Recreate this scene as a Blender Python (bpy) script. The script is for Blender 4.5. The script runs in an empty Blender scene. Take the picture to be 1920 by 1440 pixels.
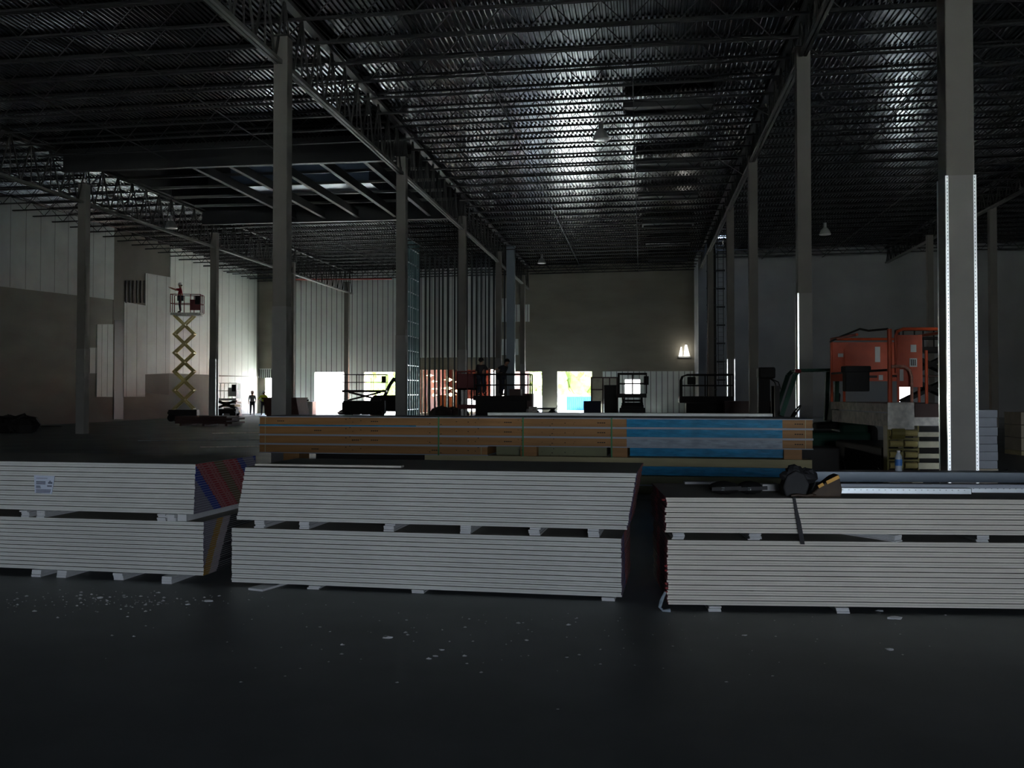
import bpy, bmesh, math, random
from mathutils import Vector, Matrix
random.seed(7)
R = math.radians
scene = bpy.context.scene
COL = scene.collection

# ------------------------------------------------------------------ camera
CAM_H, F_PX, YAW, PITCH, SHIFT = 1.77, 1780.0, R(7.77), 0.02, -20.6
cd = bpy.data.cameras.new('camera')
cam = bpy.data.objects.new('camera', cd)
COL.objects.link(cam)
cam.location = (0, 0, CAM_H)
cam.rotation_euler = (math.pi / 2 + PITCH, 0, YAW)
cd.sensor_width = 36
cd.lens = F_PX / 1920 * 36
cd.shift_y = SHIFT / 1920
cd.clip_end = 600
scene.camera = cam

# ------------------------------------------------------------------ world, sun, exposure
world = bpy.data.worlds.new('sky')
scene.world = world
world.use_nodes = True
wn = world.node_tree
bg = wn.nodes['Background']
sky = wn.nodes.new('ShaderNodeTexSky')
sky.sky_type = 'HOSEK_WILKIE'
sky.turbidity = 7.5
sky.ground_albedo = 0.35
sky.sun_direction = Vector((-0.62, 0.25, 0.74)).normalized()
wn.links.new(sky.outputs[0], bg.inputs[0])
bg.inputs[1].default_value = 5.5
sd = bpy.data.lights.new('sun', 'SUN')
sd.energy = 16.0
sd.angle = R(0.6)
sd.color = (0.95, 1.0, 0.97)
sun = bpy.data.objects.new('sun', sd)
sun.rotation_euler = Vector((-0.62, 0.25, 0.74)).to_track_quat('Z', 'Y').to_euler()
COL.objects.link(sun)

scene.view_settings.view_transform = 'Standard'
scene.view_settings.look = 'None'
scene.view_settings.gamma = 1
scene.view_settings.use_curve_mapping = False
scene.view_settings.exposure = 4.2
scene.cycles.use_denoising = True
scene.cycles.max_bounces = 8
scene.cycles.diffuse_bounces = 5
scene.cycles.glossy_bounces = 3
scene.cycles.sample_clamp_indirect = 6.0
scene.cycles.caustics_reflective = False
scene.cycles.caustics_refractive = False

def portal(name, loc, sx, sy, direction):
    d = bpy.data.lights.new(name, 'AREA')
    d.shape = 'RECTANGLE'; d.size = sx; d.size_y = sy
    d.cycles.is_portal = True
    o = bpy.data.objects.new(name, d)
    o.location = loc
    o.rotation_euler = Vector(direction).to_track_quat('-Z', 'Z').to_euler()
    COL.objects.link(o)
    return o

# ------------------------------------------------------------------ image to world
CM = Matrix.Rotation(YAW, 3, 'Z') @ Matrix.Rotation(math.pi / 2 + PITCH, 3, 'X')
CO = Vector((0, 0, CAM_H))
def ray(px, py):
    return CM @ Vector(((px - 960) / F_PX, -(py - 720 - SHIFT) / F_PX, -1.0))
def onz(px, py, z):
    d = ray(px, py); return CO + d * ((z - CAM_H) / d.z)
def ony(px, py, y):
    d = ray(px, py); return CO + d * (y / d.y)
def onx(px, py, x):
    d = ray(px, py); return CO + d * (x / d.x)
def atd(px, py, dist):
    """point at the given distance along the view axis"""
    return CO + ray(px, py) * dist
def W(xc, d, z=0.0):
    """camera-aligned ground coordinates (right, ahead) to world"""
    return Vector((math.cos(YAW) * xc - math.sin(YAW) * d, math.sin(YAW) * xc + math.cos(YAW) * d, z))

# ------------------------------------------------------------------ materials
def mat(name, col, rough=0.6, metal=0.0, var=0.0, scale=4.0, bump=0.0, spec=0.5, stretch=None, emit=None, estr=0.0, alpha=1.0):
    m = bpy.data.materials.new(name)
    m.use_nodes = True
    nt = m.node_tree
    b = nt.nodes['Principled BSDF']
    c = (*col, 1)
    b.inputs['Base Color'].default_value = c
    b.inputs['Roughness'].default_value = rough
    b.inputs['Metallic'].default_value = metal
    b.inputs['Specular IOR Level'].default_value = spec
    b.inputs['Alpha'].default_value = alpha
    if emit:
        b.inputs['Emission Color'].default_value = (*emit, 1)
        b.inputs['Emission Strength'].default_value = estr
    if var or bump:
        tc = nt.nodes.new('ShaderNodeTexCoord')
        mp = nt.nodes.new('ShaderNodeMapping')
        if stretch: mp.inputs['Scale'].default_value = stretch
        nt.links.new(tc.outputs['Object'], mp.inputs[0])
        n = nt.nodes.new('ShaderNodeTexNoise')
        n.inputs['Scale'].default_value = scale
        n.inputs['Detail'].default_value = 5
        nt.links.new(mp.outputs[0], n.inputs[0])
        if var:
            r = nt.nodes.new('ShaderNodeValToRGB')
            r.color_ramp.elements[0].position = 0.3
            r.color_ramp.elements[1].position = 0.7
            r.color_ramp.elements[0].color = (*[max(0, x * (1 - var)) for x in col], 1)
            r.color_ramp.elements[1].color = (*[min(1, x * (1 + var)) for x in col], 1)
            nt.links.new(n.outputs[0], r.inputs[0])
            nt.links.new(r.outputs[0], b.inputs['Base Color'])
        if bump:
            bp = nt.nodes.new('ShaderNodeBump')
            bp.inputs['Strength'].default_value = bump
            bp.inputs['Distance'].default_value = 0.02
            nt.links.new(n.outputs[0], bp.inputs['Height'])
            nt.links.new(bp.outputs[0], b.inputs['Normal'])
    return m

M = {}
M['concrete_floor'] = mat('concrete_floor', (0.17, 0.18, 0.18), 0.5, 0, 0.25, 0.6, 0.06, 0.35)
M['deck'] = mat('galvanised_deck', (0.125, 0.13, 0.135), 0.19, 1.0, 0.18, 1.5)
M['joist'] = mat('joist_primer', (0.025, 0.025, 0.025), 0.7, 0.0, spec=0.15)
M['girder'] = mat('girder_paint', (0.035, 0.034, 0.031), 0.6, 0.0, spec=0.25)
M['beige_steel'] = mat('beige_steel', (0.14, 0.135, 0.12), 0.6)
M['black_steel'] = mat('black_steel', (0.02, 0.02, 0.02), 0.6)
M['column'] = mat('column_paint', (0.19, 0.175, 0.155), 0.7, 0, 0.06, 1.0, 0, 0.3)
M['column_board'] = mat('column_board', (0.25, 0.24, 0.225), 0.7, 0, 0.06, 2.0, 0, 0.3)
M['bead'] = mat('galvanised_bead', (0.85, 0.87, 0.88), 0.28, 1.0)
M['bead_hole'] = mat('bead_hole', (0.10, 0.11, 0.11), 0.6)
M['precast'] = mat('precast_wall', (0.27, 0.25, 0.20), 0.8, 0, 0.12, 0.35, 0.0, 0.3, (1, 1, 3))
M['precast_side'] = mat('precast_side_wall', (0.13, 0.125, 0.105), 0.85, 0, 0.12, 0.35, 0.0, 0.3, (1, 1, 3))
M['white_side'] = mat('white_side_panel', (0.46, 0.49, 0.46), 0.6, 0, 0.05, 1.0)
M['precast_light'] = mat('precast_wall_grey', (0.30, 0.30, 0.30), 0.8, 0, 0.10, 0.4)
M['precast_shaded'] = mat('precast_wall_shaded', (0.075, 0.07, 0.055), 0.85, 0, 0.15, 0.5)
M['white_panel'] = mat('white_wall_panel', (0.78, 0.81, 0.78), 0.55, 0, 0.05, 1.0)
M['grey_panel'] = mat('grey_wall_panel', (0.29, 0.31, 0.30), 0.65, 0, 0.08, 1.0)
M['seam'] = mat('panel_seam', (0.06, 0.06, 0.06), 0.8)
M['gyp_edge'] = mat('drywall_edge_paper', (0.64, 0.65, 0.61), 0.7, 0, 0.07, 3.0, 0, 0.3, (0.3, 1, 1))
M['gyp_edge_warm'] = mat('drywall_edge_paper_warm', (0.74, 0.71, 0.63), 0.7, 0, 0.07, 3.0, 0, 0.3, (0.3, 1, 1))
M['gyp_back'] = mat('drywall_back_paper', (0.30, 0.29, 0.25), 0.85, 0, 0.1, 1.5)
M['gyp_white'] = mat('gypsum_block', (0.62, 0.63, 0.64), 0.85, 0, 0.06, 20.0)
for n_, c_ in dict(tape_red=(0.30, 0.025, 0.03), tape_blue=(0.02, 0.05, 0.28), tape_olive=(0.13, 0.095, 0.045), tape_grey=(0.20, 0.19, 0.24),
                   tape_orange=(0.34, 0.19, 0.02), tape_black=(0.012, 0.012, 0.016), tape_purple=(0.13, 0.10, 0.20), tape_pink=(0.34, 0.29, 0.31),
                   ink_pale=(0.42, 0.30, 0.30)).items():
    M[n_] = mat(n_, c_, 0.5)
M['osb_wood'] = mat('panel_edge_wood', (0.36, 0.18, 0.062), 0.6, 0, 0.22, 3.0, 0, 0.4, (0.25, 1, 4))
M['lumber'] = mat('pale_lumber', (0.46, 0.40, 0.22), 0.7, 0, 0.15, 3.0, 0, 0.4, (0.3, 1, 4))
M['olive_board'] = mat('olive_board', (0.22, 0.22, 0.12), 0.7, 0, 0.15, 2.0)
M['metal_skin'] = mat('pale_metal_skin', (0.34, 0.38, 0.44), 0.55, 0.0)
def wrap_mat(name, col, rough):
    m = mat(name, col, rough, 0, 0.3, 5.0, 0.6, 0.14, (1, 1, 4))
    return m
M['blue_wrap'] = wrap_mat('blue_film', (0.012, 0.22, 0.42), 0.35)
M['grey_wrap'] = wrap_mat('clear_film', (0.30, 0.36, 0.42), 0.35)
M['green_strap'] = mat('green_strap', (0.04, 0.22, 0.07), 0.5)
M['black_ink'] = mat('black_ink', (0.03, 0.02, 0.015), 0.8)
M['grey_ink'] = mat('grey_ink', (0.12, 0.14, 0.20), 0.7)
M['label_paper'] = mat('label_paper', (0.62, 0.68, 0.80), 0.6)
M['galv'] = mat('galvanised_stud', (0.55, 0.60, 0.64), 0.35, 0.9, 0.1, 3.0)
M['stud_dark'] = mat('steel_stud', (0.055, 0.06, 0.062), 0.6, 0.0, spec=0.3)
M['stud_teal'] = mat('teal_stud', (0.20, 0.30, 0.32), 0.4, 0.6)
M['orange'] = mat('orange_paint', (0.62, 0.085, 0.022), 0.42, 0, 0.12, 5.0)
M['orange_worn'] = mat('orange_worn_paint', (0.62, 0.30, 0.22), 0.5, 0, 0.35, 18.0)
M['yellow_arm'] = mat('cream_yellow_paint', (0.60, 0.50, 0.20), 0.5, 0, 0.15, 4.0)
M['cream'] = mat('cream_paint', (0.78, 0.74, 0.55), 0.5, 0, 0.12, 6.0)
M['olive_paint'] = mat('olive_paint', (0.26, 0.22, 0.06), 0.5)
M['scuffed'] = mat('scuffed_steel', (0.50, 0.45, 0.40), 0.6, 0.0, 0.35, 9.0)
M['pale_steel'] = mat('pale_steel', (0.80, 0.78, 0.72), 0.5, 0.0, 0.25, 12.0, 0.1)
M['machine_dark'] = mat('dark_machine_paint', (0.02, 0.018, 0.017), 0.65, spec=0.2)
M['machine_brown'] = mat('brown_machine_paint', (0.06, 0.028, 0.022), 0.6)
M['rubber'] = mat('black_rubber', (0.012, 0.012, 0.012), 0.8, spec=0.2)
M['dark_red'] = mat('dark_red_paint', (0.14, 0.01, 0.013), 0.5)
M['green_paint'] = mat('dark_green_paint', (0.008, 0.05, 0.03), 0.6, spec=0.2)
M['white_paint'] = mat('white_paint', (0.75, 0.75, 0.72), 0.5)
M['rust'] = mat('rusty_steel', (0.09, 0.042, 0.032), 0.8, 0, 0.2, 3.0)
M['lamp_grey'] = mat('lamp_grey', (0.42, 0.42, 0.40), 0.4, 0.4)
M['lens'] = mat('frosted_lens', (0.75, 0.76, 0.74), 0.3)
M['skin'] = mat('skin', (0.35, 0.19, 0.13), 0.6)
M['boot'] = mat('boot_leather', (0.03, 0.02, 0.015), 0.7)
M['hat_white'] = mat('white_hard_hat', (0.7, 0.7, 0.7), 0.35)
M['shirt_red'] = mat('red_shirt', (0.35, 0.015, 0.03), 0.9)
M['shirt_black'] = mat('dark_shirt', (0.02, 0.02, 0.025), 0.9)
M['shirt_grey'] = mat('grey_shirt', (0.30, 0.31, 0.32), 0.9)
M['vest_yellow'] = mat('yellow_vest', (0.55, 0.62, 0.05), 0.8)
M['jeans'] = mat('dark_jeans', (0.02, 0.025, 0.04), 0.9)
M['leather'] = mat('tool_leather', (0.055, 0.032, 0.018), 0.65, 0, 0.25, 12.0)
M['nylon'] = mat('black_nylon', (0.015, 0.015, 0.018), 0.7, 0, 0.2, 20.0)
M['tool_yellow'] = mat('yellow_tool', (0.75, 0.36, 0.01), 0.45)
M['chrome'] = mat('chrome', (0.85, 0.85, 0.85), 0.12, 1.0)
M['plastic'] = mat('clear_bottle', (0.55, 0.62, 0.70), 0.15, 0, 0, 1, 0, 0.6, alpha=0.55)
M['bottle_label'] = mat('bottle_label', (0.04, 0.16, 0.45), 0.5)
M['bottle_cap'] = mat('bottle_cap', (0.7, 0.7, 0.72), 0.5)
M['block_grey'] = mat('foam_board_grey', (0.34, 0.37, 0.42), 0.7, 0, 0.1, 4.0)
M['block_cream'] = mat('foam_board_cream', (0.42, 0.37, 0.28), 0.7, 0, 0.1, 4.0)
M['ground'] = mat('sunlit_ground', (0.40, 0.41, 0.40), 0.9, 0, 0.12, 0.4)
M['container_blue'] = mat('container_blue', (0.02, 0.095, 0.22), 0.7, spec=0.2)
M['leaves'] = mat('leaves', (0.17, 0.22, 0.05), 0.9, 0, 0.4, 2.0)
M['bark'] = mat('bark', (0.12, 0.08, 0.05), 0.9)
M['canopy_red'] = mat('canopy_red_brown', (0.20, 0.06, 0.035), 0.8)
M['lamp_glow'] = mat('warm_lamp', (1, 0.9, 0.6), 0.5, emit=(1.0, 0.80, 0.45), estr=0.30)
M['white_glow'] = mat('bright_lens', (1, 1, 0.95), 0.5, emit=(1.0, 0.97, 0.9), estr=0.15)
M['tarp'] = mat('clear_tarp', (0.55, 0.50, 0.38), 0.6, 0, 0.25, 3.0, 0, 0.4, alpha=0.55)
M['red_pipe'] = mat('red_sprinkler_pipe', (0.30, 0.03, 0.02), 0.5)
M['duct'] = mat('duct_blue_grey', (0.16, 0.19, 0.22), 0.45, 0.5)

# ------------------------------------------------------------------ mesh builder
class MB:
    def __init__(s): s.v = []; s.f = []; s.mi = []
    def add(s, vs, fs, mi=0):
        o = len(s.v); s.v += [tuple(v) for v in vs]
        for f in fs: s.f.append([o + i for i in f]); s.mi.append(mi)
        return s
    def box(s, c, sz, rz=0, mi=0, rot=None):
        m = rot if rot is not None else Matrix.Rotation(rz, 3, 'Z')
        c = Vector(c); h = Vector(sz) / 2
        vs = [c + m @ Vector((x * h.x, y * h.y, z * h.z)) for z in (-1, 1) for y in (-1, 1) for x in (-1, 1)]
        return s.add(vs, [(0, 2, 3, 1), (4, 5, 7, 6), (0, 1, 5, 4), (2, 6, 7, 3), (0, 4, 6, 2), (1, 3, 7, 5)], mi)
    def b2(s, a, b, mi=0):
        a = Vector(a); b = Vector(b)
        return s.box((a + b) / 2, (abs(b.x - a.x), abs(b.y - a.y), abs(b.z - a.z)), 0, mi)
    def bar(s, p, q, w, h=None, mi=0, up=(0, 0, 1)):
        p = Vector(p); q = Vector(q); h = h or w
        d = (q - p); L = d.length
        if L < 1e-6: return s
        x = d / L; u = Vector(up)
        if abs(x.dot(u)) > 0.99: u = Vector((0, 1, 0))
        y = u.cross(x).normalized(); z = x.cross(y)
        m = Matrix((x, y, z)).transposed()
        return s.box((p + q) / 2, (L, w, h), 0, mi, m)
    def tube(s, pts, r, n=8, mi=0, cap=True):
        pts = [Vector(p) for p in pts]; rings = []
        prev = None
        for i, p in enumerate(pts):
            a = pts[max(0, i - 1)]; b = pts[min(len(pts) - 1, i + 1)]
            t = (b - a).normalized()
            if prev is None:
                u = Vector((0, 0, 1)) if abs(t.z) < 0.9 else Vector((1, 0, 0))
                u = (u - t * u.dot(t)).normalized()
            else:
                u = (prev - t * prev.dot(t)).normalized()
            prev = u; w = t.cross(u)
            rr = r[i] if isinstance(r, (list, tuple)) else r
            rings.append([p + (u * math.cos(2 * math.pi * k / n) + w * math.sin(2 * math.pi * k / n)) * rr for k in range(n)])
        vs = [v for rg in rings for v in rg]; fs = []
        for i in range(len(pts) - 1):
            for k in range(n):
                fs.append((i * n + k, i * n + (k + 1) % n, (i + 1) * n + (k + 1) % n, (i + 1) * n + k))
        if cap:
            fs.append(tuple(range(n - 1, -1, -1))); fs.append(tuple((len(pts) - 1) * n + k for k in range(n)))
        return s.add(vs, fs, mi)
    def cyl(s, p, q, r, n=16, mi=0): return s.tube([p, q], r, n, mi)
    def lathe(s, c, prof, n=20, mi=0):
        c = Vector(c); vs = []; fs = []
        for (r, z) in prof:
            for k in range(n):
                a = 2 * math.pi * k / n
                vs.append(c + Vector((r * math.cos(a), r * math.sin(a), z)))
        for i in range(len(prof) - 1):
            for k in range(n):
                fs.append((i * n + k, i * n + (k + 1) % n, (i + 1) * n + (k + 1) % n, (i + 1) * n + k))
        return s.add(vs, fs, mi)
    def prism(s, poly, axis, a, b, mi=0):
        """poly: 2D points in the plane normal to axis"""
        def P(u, v, t):
            return {'x': (t, u, v), 'y': (u, t, v), 'z': (u, v, t)}[axis]
        n = len(poly)
        vs = [P(u, v, a) for u, v in poly] + [P(u, v, b) for u, v in poly]
        fs = [tuple(range(n)), tuple(range(2 * n - 1, n - 1, -1))] + [(i, i + n, (i + 1) % n + n, (i + 1) % n) for i in range(n)]
        return s.add(vs, fs, mi)
    def blob(s, c, r, n=8, mi=0, jit=0.15, sc=(1, 1, 1), seed=0):
        rnd = random.Random(seed); c = Vector(c); vs = []; fs = []
        rows = n // 2 + 1
        for i in range(rows):
            th = math.pi * (i + 0.02) / (rows - 1 + 0.04)
            for k in range(n):
                a = 2 * math.pi * k / n
                q = r * (1 + rnd.uniform(-jit, jit))
                vs.append(c + Vector((q * math.sin(th) * math.cos(a) * sc[0], q * math.sin(th) * math.sin(a) * sc[1], q * math.cos(th) * sc[2])))
        for i in range(rows - 1):
            for k in range(n):
                fs.append((i * n + k, (i + 1) * n + k, (i + 1) * n + (k + 1) % n, i * n + (k + 1) % n))
        return s.add(vs, fs, mi)
    def mesh(s, name, mats, smooth=False):
        me = bpy.data.meshes.new(name)
        me.from_pydata(s.v, [], s.f)
        for m in (mats if isinstance(mats, (list, tuple)) else [mats]): me.materials.append(M[m] if isinstance(m, str) else m)
        for p, i in zip(me.polygons, s.mi): p.material_index = i; p.use_smooth = smooth
        bm = bmesh.new(); bm.from_mesh(me); bmesh.ops.recalc_face_normals(bm, faces=bm.faces); bm.to_mesh(me); bm.free()
        return me
    def build(s, name, mats, parent=None, smooth=False, bevel=0):
        o = bpy.data.objects.new(name, s.mesh(name, mats, smooth))
        COL.objects.link(o)
        if parent: o.parent = parent
        if bevel:
            b = o.modifiers.new('bevel', 'BEVEL'); b.width = bevel; b.segments = 2; b.limit_method = 'ANGLE'
        return o
def tag(o, label=None, cat=None, group=None, kind=None):
    if label: o['label'] = label
    if cat: o['category'] = cat
    if group: o['group'] = group
    if kind: o['kind'] = kind
    return o
def thing(name, label, cat, loc=(0, 0, 0), rz=0, group=None):
    o = bpy.data.objects.new(name, None); COL.objects.link(o)
    o.location = loc; o.rotation_euler = (0, 0, rz); o.empty_display_size = 0.2
    return tag(o, label, cat, group)
def copy_tree(o, parent=None):
    kids = list(o.children)
    c = o.copy(); COL.objects.link(c); c.parent = parent
    for ch in kids: copy_tree(ch, c)
    return c
def struct(o, label=None):
    o['kind'] = 'structure'
    if label: o['label'] = label
    return o

# ------------------------------------------------------------------ building shell
XL, XR, YF, YB, YB2, XJ = -31.6, 30.0, -34.0, 75.5, 70.0, 4.1
XG = [-23.6, -8.9, 4.3, 17.0]                       # girder lines
def zd(x): return 11.9 + 0.010 * (x + 9)            # underside of the deck
RY0, RY1 = 36.3, 48.6                               # raised roof between these lines in the left bay
b = MB(); b.b2((XL - 1, YF - 1, -0.3), (XR + 1, YB + 0.4, 0))
struct(b.build('floor', 'concrete_floor'), 'dark polished concrete slab')

# corrugated deck, ribs running in depth; (x0,x1,y0,y1) openings are left out
ladder_p = ony(1345, 487, 64.0)
holes = [(-23.2, -9.3, RY0, RY1), (ladder_p.x - 0.1, ladder_p.x + 0.7, 63.7, 64.6)]
pitch, dep = 0.16, 0.045
b = MB(); x = XL - 0.2
while x < XR + 0.2:
    ys = [(YF - 0.2, YB + 0.2)]
    for hx0, hx1, hy0, hy1 in holes:
        if x + pitch > hx0 and x < hx1:
            ys = [q for a, c in ys for q in ([(a, hy0), (hy1, c)] if a < hy0 < c else [(a, c)])]
    for a, c in ys:
        z = zd(x)
        pr = [(x - 0.002, z + dep), (x + 0.055, z + dep), (x + 0.075, z), (x + 0.14, z), (x + 0.162, zd(x + pitch) + dep)]
        vs = [(u, a, w) for u, w in pr] + [(u, c, w) for u, w in pr]
        b.add(vs, [(i, i + 1, i + 6, i + 5) for i in range(4)])
    x += pitch
deck = struct(b.build('ceiling', 'deck'), 'corrugated galvanised steel roof deck')
b = MB()                                           # raised roof box over the left-centre bay
zr = 14.6
b.b2((-23.4, RY0 - 0.2, zr), (-9.1, RY1 + 0.2, zr + 0.1))
for (p, q) in (((-23.5, RY0 - 0.2, 11.6), (-23.3, RY1 + 0.2, zr)), ((-9.2, RY0 - 0.2, 11.8), (-9.0, RY1 + 0.2, zr)),
               ((-23.5, RY1 + 0.05, 11.6), (-9.0, RY1 + 0.25, zr))):
    b.b2(p, q)
b.b2((-23.5, RY0 - 0.25, 11.6), (-9.0, RY0 - 0.05, zr - 0.07))
o = struct(b.build('ceiling_raised', 'black_steel'), 'raised roof section over the left bay')

# left wall
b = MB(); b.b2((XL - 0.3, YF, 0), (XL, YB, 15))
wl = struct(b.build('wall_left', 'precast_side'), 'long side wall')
def lw_patch(x0, x1, ytop0, ytop1, ybot0, ybot1, m, name='wall_panel', t=0.05, seams=0, kind=None):
    """patch on the left wall whose corners sit at these pixels"""
    A = onx(x0, ytop0, XL); B = onx(x1, ytop1, XL); C = onx(x1, ybot1, XL); D = onx(x0, ybot0, XL)
    bb = MB()
    y0, y1 = A.y, B.y
    zt = max(A.z, B.z); zb = min(C.z, D.z)
    def lim(z): return max(0.0, min(z, zd(XL) + 0.05))
    poly = [(y0, lim(D.z)), (y1, lim(C.z)), (y1, lim(B.z)), (y0, lim(A.z))]
    bb.prism(poly, 'x', XL, XL + t)
    mats = [m]
    if seams:
        mats.append('seam'); k = math.ceil(y0 / seams) * seams
        while k < y1:
            f = (k - y0) / (y1 - y0)
            bb.b2((XL + t, k - 0.012, lim(D.z) * (1 - f) + lim(C.z) * f + 0.02), (XL + t + 0.004, k + 0.012, lim(A.z) * (1 - f) + lim(B.z) * f - 0.02), 1)
            k += seams
    return bb.build(name, mats, wl)
lw_patch(-400, 213, 250, 425, 490, 562, 'grey_panel', seams=1.22)
lw_patch(213, 318, 425, 455, 730, 740, 'precast_shaded', name='wall_recess_shade', t=0.02)  # flat patch; its dark tone paints the shade of the recess
lw_patch(214, 232, 600, 600, 786, 786, 'black_steel', name='wall_doorway_shade', t=0.03)  # black patch painting the darkness inside the doorway
lw_patch(232, 272, 566, 573, 744, 744, 'grey_panel', seams=1.22)
lw_patch(272, 319, 512, 520, 702, 700, 'grey_panel', seams=1.22)
for k in range(6): lw_patch(234 + k * 7, 236 + k * 7, 526, 526, 568, 568, 'black_steel', name='wall_stud', t=0.09)
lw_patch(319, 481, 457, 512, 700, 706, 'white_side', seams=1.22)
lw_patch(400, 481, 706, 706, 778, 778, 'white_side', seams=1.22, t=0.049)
lw_patch(165, 211, 652, 652, 700, 700, 'grey_panel', seams=0.6, t=0.03)
lw_patch(181, 211, 608, 608, 744, 744, 'grey_panel', seams=0.6, t=0.05)

# back wall with its openings, each given by its pixels
def bx(px, Y=YB): return ony(px, 735, Y).x
def bz(py, px=900, Y=YB): return ony(px, py, Y).z
TOPD = bz(697)
wb_holes = []                                        # (x0, x1, z0, z1)
OPEN = [(497, 541, bz(708), 0), (590, 647, TOPD, 0), (683, 741, TOPD, 0), (776, 945, bz(693), 0), (965, 1016, TOPD, 0), (1045, 1110, TOPD, 0), (1172, 1200, bz(712), bz(743))]
def wall_with_holes(x0, x1, ztop, holes, y, t, mb, mi=0):
    xs = sorted({x0, x1, *[h[0] for h in holes], *[h[1] for h in holes]})
    for a, c in zip(xs[:-1], xs[1:]):
        mid = (a + c) / 2
        hs = [h for h in holes if h[0] < mid < h[1]]
        if not hs: mb.b2((a, y, 0), (c, y + t, ztop), mi)
        else:
            h = hs[0]
            if h[3] < ztop: mb.b2((a, y, h[3]), (c, y + t, ztop), mi)
            if h[2] > 0: mb.b2((a, y, 0), (c, y + t, h[2]), mi)
holes_b = [(bx(a), bx(c), zb, zt) for a, c, zt, zb in OPEN]
door_r = (ony(1683, 735, YB2).x, ony(1712, 735, YB2).x, 0, 2.55)
b = MB(); wall_with_holes(XL, XJ + 0.3, 15, holes_b, YB, 0.3, b)
wb = struct(b.build('wall_back', 'precast'), 'tall beige back wall with loading openings')
b = MB(); wall_with_holes(XJ, XR, 15, [door_r], YB2, 0.3, b)
b.b2((XJ, YB2 + 0.3, 0), (XJ + 0.3, YB, 15))
wb2 = struct(b.build('wall_back_right', 'precast_light'), 'grey wall to the right of the back openings')
for i, (h, yy) in enumerate([(h, YB) for h in holes_b] + [(door_r, YB2)]):
    portal('daylight_portal', ((h[0] + h[1]) / 2, yy - 0.02, (h[2] + h[3]) / 2), h[1] - h[0], h[3] - h[2], (0, -1, 0))
def bw_panel(px0, px1, z0, z1, m='white_panel', name='wall_panel', seam_px=None, t=0.04, Y=YB):
    x0, x1 = bx(px0), bx(px1)
    hs = [(h[0], h[1], h[2] - z0, h[3] - z0) for h in holes_b]
    bb = MB(); hh = [h for h in hs if h[1] > x0 and h[0] < x1]
    xs = sorted({x0, x1, *[min(max(h[0], x0), x1) for h in hh], *[min(max(h[1], x0), x1) for h in hh]})
    segs = []
    for a, c in zip(xs[:-1], xs[1:]):
        if c - a < 1e-4: continue
        mid = (a + c) / 2
        hq = [h for h in holes_b if h[0] < mid < h[1]]
        if not hq: segs.append((a, c, z0, z1))
        else:
            if hq[0][3] < z1: segs.append((a, c, max(z0, hq[0][3]), z1))
            if hq[0][2] > z0: segs.append((a, c, z0, min(z1, hq[0][2])))
    for a, c, u, w in segs: bb.b2((a, Y - t, u), (c, Y, w), 0)
    mats = [m]
    if seam_px:
        mats.append('seam'); p = px0 + seam_px / 2
        while p < px1:
            k = bx(p)
            for a, c, u, w in segs:
                if a < k < c: bb.b2((k - 0.022, Y - t - 0.004, u + 0.01), (k + 0.022, Y - t, w - 0.01), 1)
            p += seam_px
    return bb.build(name, mats, wb)
ZT = 13.5
bw_panel(481, 518, bz(708), bz(690), 'white_panel', seam_px=None)
bw_panel(484, 486, bz(704), bz(690), 'black_steel', t=0.08, name='wall_stud')
for k in range(8): bw_panel(487 + k * 3.6, 488.6 + k * 3.6, bz(708), bz(691), 'black_steel', t=0.08, name='wall_stud')
bw_panel(540, 776, 0, ZT, 'white_panel', seam_px=9.6)
bw_panel(776, 941, bz(670), ZT, 'white_panel', seam_px=9.6)
bw_panel(965, 993, bz(604), bz(572), 'white_panel', seam_px=7)
bw_panel(941, 972, bz(666), bz(636), 'white_panel')
bw_panel(941, 965, bz(604), bz(560), 'white_panel')
bw_panel(1130, 1300, 0, TOPD, 'white_panel', seam_px=10.6)
# horizontal shelf-like drywall rails sticking out at the top of the left wall
for px0, px1, py in ((334, 400, 487), (380, 455, 499), (424, 520, 511), (462, 560, 521)):
    p = onx(px0, py, XL); q = ony(px1, py - 1, p.y)
    MB().bar((XL, p.y, p.z), (q.x, p.y, p.z), 0.06, 0.08).build('hanger_rail', 'stud_dark', wl)
# right wall, front wall with dock openings behind the camera
b = MB(); b.b2((XR, YF, 0), (XR + 0.3, YB2, 15)); struct(b.build('wall_right', 'precast_light'), 'right side wall in shadow')
fd = [(1.5, 15.5, 0, 6.2)]
b = MB(); wall_with_holes(XL, XR, 15, fd, YF - 0.3, 0.3, b); struct(b.build('wall_front', 'precast'), 'wall behind the camera with dock openings')
for h in fd: portal('daylight_portal', ((h[0] + h[1]) / 2, YF + 0.02, (h[2] + h[3]) / 2), h[1] - h[0], h[3] - h[2], (0, 1, 0))
portal('daylight_portal', (ladder_p.x + 0.3, 64.15, 12.1), 0.8, 0.9, (0, 0, -1))

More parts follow.
